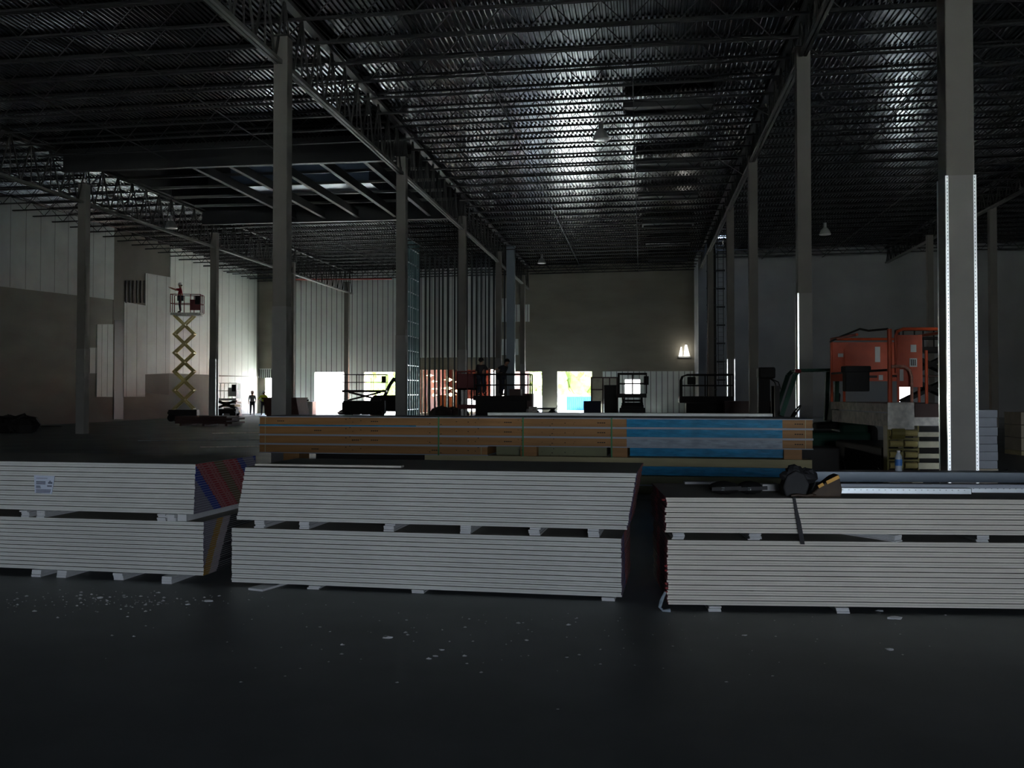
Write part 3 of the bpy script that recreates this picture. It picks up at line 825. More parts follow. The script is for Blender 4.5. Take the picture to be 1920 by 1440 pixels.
# things on the right stack ------------------------------------------------
ZR = .9165
def stud_len(px, py, z, L, w, h, label, m='galv', holes=True, rz=rzr):
    p = onz(px, py, z)
    t = thing('metal_stud', label, 'metal stud', p, rz)
    MB().b2((0, 0, 0), (L, .003, h)).b2((0, w - .003, 0), (L, w, h)).b2((0, 0, h - .003), (L, w, h)).build('channel', m, t)
    if holes:
        q = MB()
        for i in range(int(L / .05)): q.b2((i * .05 + .01, -.001, h * .62), (i * .05 + .02, 0, h * .74))
        q.build('perforation', 'bead_hole', t.children[0])
    return t
stud_len(1577, 925, ZR, 1.07, .09, .045, 'silver perforated stud, front shorter one beside the tool pouch')
stud_len(1822, 923.5, ZR, 1.3, .09, .05, 'silver perforated stud, front one running out past the big column')
stud_len(1500, 914, ZR, 2.6, .10, .034, 'pale stud in the second row behind the front ones on the right stack', 'metal_skin', False)
stud_len(1500, 914, ZR + .036, 2.6, .10, .034, 'pale stud lying on top of another in the second row', 'metal_skin', False)
stud_len(1498, 903, ZR, 2.9, .22, .095, 'wide dark-topped track behind the rows of silver studs', 'duct', False)
# tool pouch
c = onz(1522, 932, ZR)
t = thing('tool_belt', 'dark tool belt with leather pouches and a yellow stripe on the right stack', 'tool belt', c, rzr)
q = MB(); q.prism([(-.20, 0), (-.04, 0), (-.01, .10), (-.05, .185), (-.12, .215), (-.19, .17), (-.225, .08)], 'y', .02, .17); q.build('pouch', 'nylon', t, bevel=.012)
q = MB(); q.prism([(-.03, 0), (.235, 0), (.245, .06), (.22, .185), (.17, .165), (.05, .07)], 'y', .0, .14); q.build('pouch', 'leather', t, bevel=.01)
q = MB(); q.blob((-.11, .10, .20), .065, 10, 0, .2, (1.2, 1, .8), 4); q.blob((-.02, .12, .16), .07, 10, 0, .2, (1.3, 1, .9), 5); q.blob((-.17, .09, .16), .05, 10, 0, .2, (1.3, 1, .9), 6); q.build('belt_pad', 'nylon', t)
q = MB(); q.bar((.05, -.012, .085), (.09, -.012, .108), .012, .026); q.bar((.115, -.012, .118), (.215, -.012, .168), .012, .028); q.build('yellow_stripe', 'tool_yellow', t)
MB().bar((-.135, .10, .225), (-.10, .10, .245), .02, .02).build('buckle', 'tool_yellow', t)
MB().cyl((.0, -.01, .05), (.03, -.01, .12), .006, 8).build('tool_handle', 'chrome', t)
q = MB(); q.tube([(-.17, -.02, .012), (-.12, -.025, .02), (-.06, -.02, .012), (.0, -.02, .02), (.03, -.01, .012)], .011, 6); q.build('strap', 'leather', t)
# hanging strap
p = onz(1486, 933, ZR); x_s = (p - rl).dot(dr); p = Vector(along(rl, rzr, x_s, -.012, ZR))
q = MB(); rz_ = Matrix.Rotation(rzr, 3, 'Z')
pts = [(0, .05, .006), (.005, -.004, .004), (.02, -.010, -.10), (.04, -.012, -.20), (.062, -.014, -.33), (.068, -.012, -.37)]
wd = [.022, .022, .026, .034, .036, .034]
vs = []
for (x_, y_, z_), w_ in zip(pts, wd):
    vs += [(x_ - w_ / 2, y_, z_), (x_ + w_ / 2, y_, z_), (x_ + w_ / 2, y_ + .003, z_), (x_ - w_ / 2, y_ + .003, z_)]
fs = []
for i in range(len(pts) - 1):
    for k in range(4): fs.append((i * 4 + k, i * 4 + (k + 1) % 4, i * 4 + 4 + (k + 1) % 4, i * 4 + 4 + k))
q.add(vs, fs); o = q.build('hanging_strap', 'nylon'); o.location = p; o.rotation_euler = (0, 0, rzr)
tag(o, 'black webbing strap hanging down the front of the right stack', 'strap')
# black knee pads with chrome clips
for px, w_, lab in ((1363, .24, 'black knee pad with bright clips, nearer the left end of the right stack'), (1412, .20, 'black knee pad with bright clips, next to the tool belt')):
    c = onz(px, 929, ZR)
    t = thing('knee_pad', lab, 'knee pad', c, rzr)
    MB().blob((0, .14, .05), .10, 14, 0, .06, (w_ / .19, 1.2, .55), 3).build('shell', 'rubber', t, smooth=True)
    MB().bar((-.12, .02, .05), (.12, .02, .06), .02, .03).build('strap', 'nylon', t)
    q = MB()
    for z in (.045, .062): q.cyl((-.045, .002, z), (-.018, .002, z), .0045, 8)
    q.build('clip', 'bead', t)
for px, py, z, a, lab in ((1455, 925, ZR, .07, 'small pale gypsum offcut behind the tool belt'), (1325, 912, ZR, .17, 'short gypsum board offcut at the back left of the right stack')):
    c = onz(px, py, z + .0)
    o = MB().b2((-a, .2, 0), (a, .32, .055 if a < .1 else .02)).build('gypsum_offcut', 'gyp_white'); o.location = c; o.rotation_euler = (0, 0, rzr); tag(o, lab, 'offcut')
# water bottle
tr_ = bpy.data.objects['metal_stud.004'] if 'metal_stud.004' in bpy.data.objects else None
c = onz(1690, 897, ZR + .0955); u_ = c - tr_.location; lx = u_.dot(dr) + .24; c = tr_.location + dr * lx + Vector((-dr.y, dr.x, 0)) * .09; c.z = ZR + .095
t = thing('water_bottle', 'clear plastic water bottle with a blue label standing on the metal track', 'bottle', c)
MB().lathe((0, 0, 0), [(.001, 0), (.03, .002), (.033, .012), (.031, .03), (.033, .05), (.033, .125), (.030, .145), (.016, .172), (.0135, .18), (.0135, .192)], 20).build('body', 'plastic', t, smooth=True)
MB().lathe((0, 0, 0), [(.0338, .055), (.0338, .115)], 20).build('label_band', 'bottle_label', t, smooth=True)
MB().lathe((0, 0, 0), [(.0155, .182), (.0155, .198), (.001, .2)], 16).build('cap', 'bottle_cap', t)

# ------------------------------------------------------------------ long insulated panels
sl = W(-4.53, 17.0); sr = W(4.82, 15.2)
ds = (sr - sl).normalized(); rzs = math.atan2(ds.y, ds.x); LS = (sr - sl).length
def sx_at(px):
    """distance along the panel front under this image column"""
    d = ray(px, 800); n = Vector((-ds.y, ds.x, 0)); t_ = (sl - CO).dot(n) / d.dot(n); return (CO + d * t_ - sl).dot(ds)
Ztop = 1.335; TH = .163; SD = 1.22
def wood_marks(x_list, z, th):
    q = MB(); rnd = random.Random(int(z * 1000))
    for x in x_list:
        for j in range(4): q.b2((x + j * .035, -.003, z + th * .5 - .008), (x + j * .035 + .026, 0, z + th * .5 + .009))
    for j in range(22):
        x = rnd.uniform(.1, sx_at(1170)); s_ = rnd.uniform(.006, .014); zz = z + rnd.uniform(.02, th - .03)
        q.b2((x, -.003, zz), (x + s_ * 1.6, 0, zz + s_))
    return q
for i in range(4):
    zt = Ztop - i * TH; zb = zt - TH
    end = LS if i < 3 else sx_at(915)
    t = thing('insulated_panel', ['top long panel of the wooden-edged stack, bright blue film at its right', 'second long panel of the wooden-edged stack, blue film at its right',
                                  'third long panel of the wooden-edged stack, grey film at its right', 'fourth long panel of the wooden-edged stack, ending early'][i], 'insulated panel',
              (sl.x, sl.y, zb), rzs)
    edge = MB().b2((0.012, 0.012, .016), (end - .012, SD - .012, TH - .016)).build('wood_edge', 'osb_wood', t)
    MB().b2((0, 0, 0), (end, SD, .015)).build('bottom_skin', 'metal_skin', t)
    MB().b2((0, 0, TH - .015), (end, SD, TH)).build('top_skin', 'metal_skin' , t)
    if i == 0:
        MB().b2((0, -.004, 0.0), (sx_at(780), 0.004, .02)).build('blue_edge_film', 'blue_wrap', t)
    wm = wood_marks([.35 + .7 * i, 2.1, sx_at(945) , sx_at(1120), sx_at(1490)] if i < 3 else [1.0, 3.2], .0, TH)
    wm.build('stamp', 'black_ink', edge).location = (0, .009, 0)
    for e in (.12, (end - .12)):
        MB().b2((e - .006, .006, .016), (e + .006, .012, TH - .016)).build('end_joint', 'lumber', edge)
    if i < 3:
        a, c = sx_at(1175), sx_at(1467)
        MB().b2((a, -.003, .017), (c, .013, TH - .017)).build('film_wrap', 'blue_wrap' if i < 2 else 'grey_wrap', t)
zc = Ztop - 4 * TH
# dunnage under the fourth level and lower right layers
def lay(name, label, cat, x0, x1, z0, z1, m, y0=0, y1=SD, group=None):
    o = MB().b2((x0, y0, z0), (x1, y1, z1)).build(name, m); o.location = (sl.x, sl.y, 0); o.rotation_euler = (0, 0, rzs)
    return tag(o, label, cat, group)
zl = zc                                        # underside of the long bundle
lay('wrapped_panel', 'panel in dull blue film tucked under the right half of the long panels', 'wrapped panel', sx_at(1180), sx_at(1470), zl + .02, zl + TH - .004, 'blue_wrap', .12, SD)
for px, lab in ((990, 'square timber block under the long panels at the left green-strap gap'), (1160, 'square timber block under the long panels near the right green strap'), (1487, 'square timber block under the right end of the long panels')):
    o = lay('timber_block', lab, 'timber block', sx_at(px) - .14, sx_at(px) + .14, zl + .001, zl + TH - .002, 'osb_wood', .05, SD)
lay('timber_plank', 'long pale timber plank under the wooden-edged panel stack', 'plank', sx_at(797), sx_at(1522), zl - .135, zl, 'lumber', -.02, .3)
lay('plank_end_wrap', 'blue film-wrapped panel below the pale timber plank', 'wrapped panel', sx_at(1000), sx_at(1500), zl - .285, zl - .14, 'blue_wrap', .0, SD)
lay('olive_panel', 'upper olive panel near the floor under the blue wrapped one', 'panel', sx_at(1000), sx_at(1505), zl - .44, zl - .30, 'olive_board')
lay('skin_sheet', 'thin pale sheet between the two olive panels', 'sheet', sx_at(1000), sx_at(1505), zl - .462, zl - .442, 'metal_skin', -.01)
lay('olive_panel', 'lower olive panel on the floor pallet', 'panel', sx_at(1000), sx_at(1505), zl - .60, zl - .464, 'olive_board')
lay('panel_pallet', 'blue-grey pallet base under the panel stack', 'pallet', sx_at(1000), sx_at(1505), 0, zl - .602, 'block_grey')
lay('gap_shade_block', 'added dark block shading the gap under the left half of the long panels', 'shade block', .9, sx_at(795), 0, zl - .01, 'machine_dark', .45, SD)  # added dark block, keeps floor glare out of the gap below the panels
lay('wrapped_panel', 'dull film-wrapped panel between the timber blocks under the long panels', 'wrapped panel', sx_at(925), sx_at(1135), zl + .004, zl + TH - .004, 'olive_board', .25, SD)
o = lay('timber_block', 'orange timber block carrying the left end of the long panels', 'timber block', .45, .75, 0, zl + TH - .002 - TH, 'osb_wood', .05, .5)
for px, lab in ((823, 'green strap around the panels, leftmost'), (981, 'green strap around the panels, middle one'), (1147, 'green strap around the panels, next to the blue film')):
    x = sx_at(px)
    q = MB().b2((x - .012, -.024, zl), (x + .012, -.020, Ztop + .004)).b2((x - .012, -.024, Ztop + .001), (x + .012, SD + .01, Ztop + .004)).b2((x - .012, SD + .006, zl), (x + .012, SD + .01, Ztop + .004))
    o = q.build('packing_strap', 'green_strap'); o.location = (sl.x, sl.y, 0); o.rotation_euler = (0, 0, rzs); tag(o, lab, 'strap')
lay('white_board', 'long white board lying on top of the wooden-edged panels', 'board', sx_at(906), sx_at(1452), Ztop + .03, Ztop + .075, 'white_panel', .35, .8)
lay('board_batten', 'thin dark batten under the long white board', 'batten', sx_at(930), sx_at(1400), Ztop + .001, Ztop + .029, 'girder', .4, .7)

# ------------------------------------------------------------------ people
def person(label, loc, rz, pose, shirt, trousers='jeans', hat='hat_white', sc=1.0):
    t = thing('person', label, 'person', loc, rz); t.scale = (sc,) * 3
    J = {'pelvis': (0, 0, .95), 'waist': (0, 0, 1.08), 'chest': (0, .0, 1.30), 'neck': (0, 0, 1.46), 'chin': (0, -.01, 1.53), 'head': (0, -.01, 1.63), 'crown': (0, 0, 1.73)}
    for s, n_ in ((-1, 'l'), (1, 'r')):
        J['hip' + n_] = (s * .10, 0, .90); J['knee' + n_] = (s * .12, -.03, .50); J['ankle' + n_] = (s * .13, .02, .09); J['toe' + n_] = (s * .15, -.16, .04)
        J['sho' + n_] = (s * .19, 0, 1.41); J['elb' + n_] = (s * .25, .02, 1.13); J['wri' + n_] = (s * .26, -.06, .89); J['palm' + n_] = (s * .26, -.08, .82)
    J.update(pose)
    rad = {'pelvis': .155, 'waist': .135, 'chest': .165, 'neck': .06, 'chin': .075, 'head': .095, 'crown': .055, 'hip': .095, 'knee': .06, 'ankle': .042, 'toe': .035, 'sho': .065, 'elb': .045, 'wri': .028, 'palm': .034}
    E = [('pelvis', 'waist'), ('waist', 'chest'), ('chest', 'neck'), ('neck', 'chin'), ('chin', 'head'), ('head', 'crown')]
    for n_ in 'lr': E += [('pelvis', 'hip' + n_), ('hip' + n_, 'knee' + n_), ('knee' + n_, 'ankle' + n_), ('ankle' + n_, 'toe' + n_), ('chest', 'sho' + n_), ('sho' + n_, 'elb' + n_), ('elb' + n_, 'wri' + n_), ('wri' + n_, 'palm' + n_)]
    def rr(k): return rad.get(k) or rad[k[:-1]]
    def skin(name, edges, root, m, extra=0.0, fingers=False, nose=False):
        names = []
        for a, c in edges:
            for k in (a, c):
                if k not in names: names.append(k)
        co = [Vector(J[k]) for k in names]; rs = [rr(k) + extra for k in names]
        ed = [(names.index(a), names.index(c)) for a, c in edges]
        if fingers:
            for n_, s in (('l', -1), ('r', 1)):
                w = Vector(J['wri' + n_]); p = Vector(J['palm' + n_]); d = (p - w).normalized(); side = Vector((0, 1, 0)) if abs(d.y) < .8 else Vector((1, 0, 0))
                pi = names.index('palm' + n_)
                for k, (o_, l_) in enumerate(((-.028, .075), (-.010, .088), (.010, .082), (.028, .065))):
                    a = p + side * o_ + d * .02; m1 = a + d * l_ * .5; m2 = a + d * l_ + Vector((-s * .02, 0, 0))
                    i0 = len(co); co += [a, m1, m2]; rs += [.010, .009, .007]; ed += [(pi, i0), (i0, i0 + 1), (i0 + 1, i0 + 2)]
                i0 = len(co); a = w.lerp(p, .5) - side * .035; co += [a, a + d * .05 - side * .015]; rs += [.011, .009]; ed += [(pi, i0), (i0, i0 + 1)]
        if nose:
            hi = names.index('head'); i0 = len(co); h = Vector(J['head']); co += [h + Vector((0, -.105, -.01))]; rs += [.016]; ed += [(hi, i0)]
            for s in (-1, 1): i0 = len(co); co += [h + Vector((s * .098, .01, -.01))]; rs += [.02]; ed += [(hi, i0)]
        me = bpy.data.meshes.new(name); me.from_pydata([tuple(v) for v in co], ed, [])
        o = bpy.data.objects.new(name, me); COL.objects.link(o); o.parent = t
        sk = o.modifiers.new('skin', 'SKIN'); sk.use_smooth_shade = True
        for i, v in enumerate(me.skin_vertices[0].data):
            v.radius = (rs[i], rs[i]); v.use_root = (i == names.index(root))
        ss = o.modifiers.new('sub', 'SUBSURF'); ss.levels = 1; ss.render_levels = 1
        me.materials.append(M[m])
        return o
    skin('body', E, 'pelvis', 'skin', 0, True, True)
    skin('shirt', [('pelvis', 'waist'), ('waist', 'chest'), ('chest', 'shol'), ('chest', 'shor'), ('shol', 'elbl'), ('shor', 'elbr')], 'pelvis', shirt, .018)
    skin('trousers', [('pelvis', 'hipl'), ('pelvis', 'hipr'), ('hipl', 'kneel'), ('hipr', 'kneer'), ('kneel', 'anklel'), ('kneer', 'ankler')], 'pelvis', trousers, .016)
    for n_ in 'lr': skin('boot', [('ankle' + n_, 'toe' + n_)], 'ankle' + n_, 'boot', .014)
    h = Vector(J['head']); c = Vector(J['crown'])
    if hat:
        q = MB(); q.lathe((0, 0, 0), [(.155, -.01), (.150, .0), (.125, .01), (.12, .05), (.095, .10), (.05, .13), (.001, .14)], 18); o = q.build('hard_hat', hat, t, smooth=True); o.location = h.lerp(c, .35)
    q = MB()
    for s in (-1, 1): q.blob(h + Vector((s * .033, -.088, .012)), .011, 8, 0, 0)
    q.b2(h + Vector((-.025, -.094, -.052)), h + Vector((.025, -.082, -.044))); q.build('face_feature', 'boot', t)
    q = MB(); q.blob(h + Vector((0, .03, .03)), .098, 12, 0, .04, (1, 1, 1)); q.build('hair', 'boot', t)
    return t
def faceaway(p, extra=0): return math.atan2(p.x, p.y) * -1 + extra      # back towards the camera (local -y is the front)

# far workers by the door
for px, py, lab, shirt, pose in ((473, 772, 'worker in a grey shirt walking before the white wall', 'shirt_grey', {'kneel': (-.12, -.12, .50), 'anklel': (-.12, -.08, .09), 'toel': (-.12, -.25, .05), 'ankler': (.13, .22, .1), 'toer': (.13, .06, .04)}),
                                  (494, 772, 'worker in a yellow vest near the brown steel hopper', 'vest_yellow', {'elbl': (-.34, .05, 1.16), 'wril': (-.20, -.1, 1.0), 'palml': (-.15, -.13, .98), 'elbr': (.36, .05, 1.16), 'wrir': (.20, -.1, 1.0), 'palmr': (.15, -.13, .98)})):
    p = ony(px, 779, 69.5); p.z = 0
    person(lab, p, math.pi + .4, pose, shirt, hat='hat_white', sc=1.04)

# ------------------------------------------------------------------ lifts
def rail_frame(q, L, Wd, z, h, r=.022, mid=1, posts=3, mi=0):
    xs = [-L / 2 + L * i / (posts - 1) for i in range(posts)]
    for y in (-Wd / 2, Wd / 2):
        for x in xs: q.cyl((x, y, z), (x, y, z + h), r, 6, mi)
        for j in range(mid + 1): q.cyl((-L / 2, y, z + h * (j + 1) / (mid + 1)), (L / 2, y, z + h * (j + 1) / (mid + 1)), r, 6, mi)
    for x in (-L / 2, L / 2):
        q.cyl((x, 0, z), (x, 0, z + h), r, 6, mi)
        for j in range(mid + 1): q.cyl((x, -Wd / 2, z + h * (j + 1) / (mid + 1)), (x, Wd / 2, z + h * (j + 1) / (mid + 1)), r, 6, mi)
def scissor_lift(label, loc, rz, PL=2.0, PW=.9, base_h=.75, plat_z=6.4, stages=5, ax=1.2, arm='yellow_arm', rail='dark_red', body='machine_dark', plat='pale_steel', railh=1.1, panel=None, posts=4, tx=.0):
    t = thing('scissor_lift', label, 'scissor lift', loc, rz)
    MB().b2((-PL / 2 * .95, -PW / 2 * .8, .22), (PL / 2 * .95, PW / 2 * .8, base_h - .05)).b2((-PL / 2, -PW / 2 * .9, .45), (-PL * .1, PW / 2 * .9, base_h - .15)).build('chassis', body, t, bevel=.02)
    for sx in (-1, 1):
        for sy in (-1, 1):
            MB().cyl((sx * PL * .36, sy * PW * .5 - .07, .22), (sx * PL * .36, sy * PW * .5 + .07, .22), .22, 16).build('wheel', 'rubber', t)
    dz = (plat_z - base_h) / stages
    for i in range(stages):
        z0 = base_h + i * dz; z1 = z0 + dz
        for sy in (-1, 1):
            y = sy * PW * .30
            MB().bar((-ax / 2, y, z0), (ax / 2, y, z1), .05, .11).build('scissor_arm', arm, t)
            MB().bar((ax / 2, y + .05 * sy, z0), (-ax / 2, y + .05 * sy, z1), .05, .11).build('scissor_arm', arm, t)
        q = MB()
        for x in (-ax / 2, ax / 2): q.cyl((x, -PW * .38, z0), (x, PW * .38, z0), .05, 8)
        q.cyl((0, -PW * .36, (z0 + z1) / 2), (0, PW * .36, (z0 + z1) / 2), .045, 8); q.build('pivot_pin', arm, t)
    MB().b2((-PL / 2 + tx, -PW / 2, plat_z), (PL / 2 + tx, PW / 2, plat_z + .16)).build('platform', plat, t, bevel=.01)
    q = MB(); rail_frame(q, PL, PW, plat_z + .16, railh, posts=posts); o = q.build('guard_rail', rail, t); o.location.x = tx
    MB().b2((PL / 2 - .30 + tx, -PW / 2 - .1, plat_z + .16 + railh * .45), (PL / 2 - .02 + tx, -PW / 2 + .1, plat_z + .16 + railh * .9)).build('control_box', body, t, bevel=.01)
    if panel: MB().b2((PL * .15 + tx, -PW / 2 - .02, plat_z + .3), (PL / 2 + tx, -PW / 2, plat_z + railh * .85)).build('toe_panel', panel, t)
    return t
# tall raised lift with its worker
p = onz(345, 790, 0); d_ = (p - CO).length
zpl = ony(345, 592, p.y).z
scissor_lift('tall raised scissor lift with yellow arms and dark red rails by the left wall', p, YAW + .1, PL=1.75, PW=.95, plat_z=zpl, ax=1.15, stages=5, tx=.15, panel='dark_red')
c = ony(338, 586, p.y)
person('worker in a red shirt and white helmet reaching to the wall from the raised lift', (c.x, c.y, zpl + .165), YAW - 1.2,
       {'elbl': (-.30, -.25, 1.42), 'wril': (-.30, -.50, 1.50), 'palml': (-.30, -.58, 1.52), 'elbr': (.24, -.20, 1.30), 'wrir': (.22, -.45, 1.38), 'palmr': (.22, -.52, 1.40)}, 'shirt_red', sc=1.03)
# low white lift far left
p = onz(424, 781, 0)
scissor_lift('small folded scissor lift with white rails right of the left column', p, YAW, PL=1.7, PW=.9, plat_z=1.15, base_h=.6, ax=1.4, stages=1, rail='white_paint', plat='white_paint', arm='machine_dark', panel='white_paint')
# lift with dark rails at the second opening
p = onz(706, 779.5, 0)
t = scissor_lift('long dark platform lift standing in front of the second bright opening', p + Vector((0, -3, 0)), YAW + .05, PL=3.1, PW=1.6, plat_z=1.75, base_h=1.2, ax=2.2, stages=1, rail='machine_dark', plat='machine_dark', arm='machine_dark')
# dark earthmover at 697-745
def dark_machine(name, label, px0, px1, pyt, Y, roofw=.5, boom=None, body='machine_dark'):
    x0, x1 = bx(px0, Y), bx(px1, Y); zt = bz(pyt, (px0 + px1) / 2, Y); w = x1 - x0
    t = thing(name, label, name.replace('_', ' '), ((x0 + x1) / 2, Y, 0))
    q = MB(); q.prism([(-w / 2, .35), (w / 2, .35), (w / 2, zt * .75), (w * .3, zt), (-w * .38, zt), (-w / 2, zt * .8)], 'y', -.8, .8); q.build('body', body, t, bevel=.05)
    n = 3 if w > 3 else 2
    for k in range(n):
        for sy in (-1, 1):
            X = -w * .38 + w * .76 * k / (n - 1)
            MB().cyl((X, sy * .85 - .15, .42), (X, sy * .85 + .15, .42), .42, 20).build('wheel', 'rubber', t)
    if boom:
        q = MB(); pts = [Vector(((bx(a, Y) - (x0 + x1) / 2), -.2, bz(b_, a, Y))) for a, b_ in boom]
        for a, c in zip(pts[:-1], pts[1:]): q.bar(a, c, .18, .22)
        q.build('boom', body, t)
    return t
dark_machine('telehandler', 'dark wheeled machine with a raised boom by the second bright opening', 699, 771, 741, 68, boom=((722, 745), (732, 722), (741, 709), (745, 716)))
p = onz(533, 779, 0)
x0, x1 = bx(504, 60), bx(572, 60); w = x1 - x0; zt = bz(746, 540, 60)
t = thing('steel_hopper', 'brown rusty steel hopper behind the second column from the left', 'hopper', ((x0 + x1) / 2, 60, 0))
MB().prism([(-w * .40, .1), (w * .5, .1), (w * .40, zt), (-w * .5, zt)], 'y', -1, 1).build('bin', 'rust', t, bevel=.03)
MB().b2((-w * .52, -1.06, zt - .08), (w * .42, 1.06, zt + .02)).build('rim', 'rust', t)
for sx in (-.3, .3):
    for sy in (-.8, .8): MB().cyl((w * sx, sy - .05, .1), (w * sx, sy + .05, .1), .1, 12).build('wheel', 'rubber', t)
x0, x1 = bx(566, 70), bx(590, 70); w = x1 - x0; zt = bz(750, 578, 70)
t = thing('white_tank', 'low white tank between the hopper and the bright doorway', 'tank', ((x0 + x1) / 2, 70, 0))
MB().b2((-w / 2, -.5, 0), (w / 2, .5, zt - .1)).build('body', 'white_paint', t, bevel=.08)
MB().cyl((-.1, 0, zt - .12), (-.1, 0, zt + .05), .14, 14).build('cap', 'machine_dark', t)
# small props along the floor near the doors
def heap(label, px, Y, w, h, m, seed, cat='pile', name='debris_heap'):
    q = MB(); rnd = random.Random(seed)
    for k in range(9): q.blob((rnd.uniform(-w * .38, w * .38), rnd.uniform(-.3, .3), h * .35), h * rnd.uniform(.35, .65), 9, 0, .25, (1.4, 1, .8), seed * 10 + k)
    o = q.build(name, m); o.location = (bx(px, Y), Y, 0); return tag(o, label, cat)
heap('dark rounded heap in front of the lit entrance opening', 846, 60, 2.3, .95, 'machine_brown', 3)
heap('low dark heap under the second bright opening', 664, 72, 2.6, .45, 'machine_brown', 5)
heap('dark heap of scrap by the left side wall, cut by the frame', 18, 38, 2.2, 1.0, 'machine_dark', 8)
x0, x1 = bx(403, 52), bx(500, 52)
t = thing('lumber_pallet', 'low dark pallet of boards right of the left column', 'pallet', ((x0 + x1) / 2 + .3, 47.5, 0)); w = x1 - x0
for k in range(4): MB().b2((-w / 2, -.8, .12 + k * .1), (w / 2 - .3 * (k % 2), .8, .21 + k * .1)).build('board', 'machine_brown', t)
for s in (-.4, 0, .4): MB().b2((w * s - .06, -.8, 0), (w * s + .06, .8, .12)).build('runner', 'machine_brown', t)
x0, x1 = bx(425, 66), bx(448, 66)
t = thing('board_stack', 'small stack of pale boards before the white wall', 'board stack', ((x0 + x1) / 2, 66, 0)); w = x1 - x0
for k in range(5): MB().b2((-w / 2, -.5, k * .22 + .02), (w / 2 - .1 * (k % 2), .5, k * .22 + .2)).build('board', 'lumber' if k % 2 else 'scuffed', t)

# red basket boom and dark platform with two workers
Y0 = 46.0
x0, x1 = bx(862, Y0), bx(897, Y0); zt, zb = bz(699, 880, Y0), bz(731, 880, Y0); w = x1 - x0
t = thing('boom_basket', 'dark red work basket in front of the tall studs', 'work basket', ((x0 + x1) / 2, Y0, 0))
q = MB(); q.b2((-w / 2, -.45, zb), (w / 2, .45, zb + .08)).b2((-w / 2, -.45, zb), (w / 2, -.42, zt - .05)).b2((-w / 2, .42, zb), (w / 2, .45, zt - .05)); q.build('basket', 'dark_red', t)
q = MB(); rail_frame(q, w + .1, .95, zb, zt - zb + .06, .03, 0); q.build('top_rail', 'dark_red', t)
MB().b2((-w * .5, -.3, 0), (-w * .5 + .12, .3, zb)).b2((w * .5 - .1, -.3, 0), (w * .5, .3, zb)).build('mast', 'machine_dark', t)
MB().b2((-w / 2, -.5, .95), (w / 2, .5, 1.15)).build('cross_member', 'dark_red', t)
x0, x1 = bx(893, 44), bx(996, 44); w = x1 - x0; zt = bz(742, 945, 44); zr_ = bz(702, 945, 44); xm = (x0 + x1) / 2
t = thing('rough_terrain_lift', 'wide dark lift platform carrying two workers before the openings', 'platform lift', (xm, 44, 0))
MB().b2((-w / 2 + .1, -.8, .3), (w / 2 - .15, .8, zt - .2)).build('chassis', 'machine_dark', t, bevel=.04)
MB().b2((-w / 2, -.9, zt - .22), (w / 2, .9, zt)).build('platform', 'machine_dark', t)
MB().b2((w * .12, -.3, zt), (w * .32, .3, zt + .32)).b2((w * .36, -.4, zt - .6), (w * .53, .4, zt + .1)).build('toolbox', 'machine_brown', t, bevel=.02)
q = MB(); rail_frame(q, w - .1, 1.7, zt, zr_ - zt, .03, 1, 3); q.build('guard_rail', 'machine_dark', t)
for sx in (-.36, .36):
    for sy in (-1, 1): MB().cyl((w * sx, sy * .8 - .15, .4), (w * sx, sy * .8 + .15, .4), .4, 18).build('wheel', 'rubber', t)
c = ony(899, 742, 44)
person('dark-clad worker standing upright at the left of the dark platform', (bx(902, 44), 44, zt), math.pi * .9, {'elbl': (-.3, -.1, 1.2), 'wril': (-.25, -.3, 1.25), 'palml': (-.24, -.37, 1.27)}, 'shirt_black', hat='machine_dark')
person('dark-clad worker leaning and reaching out beside the upright one', (bx(940, 44), 44, zt), math.pi * .42,
       {'waist': (0, -.06, 1.05), 'chest': (0, -.14, 1.24), 'neck': (.0, -.20, 1.38), 'chin': (0, -.24, 1.43), 'head': (0, -.27, 1.50), 'crown': (0, -.29, 1.60), 'shol': (-.19, -.18, 1.33), 'shor': (.19, -.18, 1.33),
        'elbl': (-.24, .08, 1.22), 'wril': (-.22, .30, 1.12), 'palml': (-.22, .38, 1.10), 'elbr': (.26, .06, 1.18), 'wrir': (.24, .26, 1.08), 'palmr': (.24, .34, 1.06)}, 'shirt_black', hat='machine_dark', sc=1.04)
x0 = bx(996, 44)
tag(MB().b2((0, -.3, 0), (.32, .3, 1.1)).build('steel_drum_box', 'scuffed'), 'small grey box at the right end of the dark lift platform', 'box').location = (x0 + .02, 43.2, 0)
# bench at the bright opening
p = Vector((bx(1020, 66), 66, 0))
t = thing('low_cart', 'low dark cart in front of the pier between the openings', 'cart', p)
MB().b2((-.9, -.4, .55), (.8, .4, .68)).build('bed', 'machine_dark', t)
for sx in (-.6, .6): MB().cyl((sx, -.35, .28), (sx, .35, .28), .28, 14).build('wheel', 'rubber', t)
MB().bar((.8, 0, .6), (1.1, 0, 1.0), .05).build('handle', 'machine_dark', t)
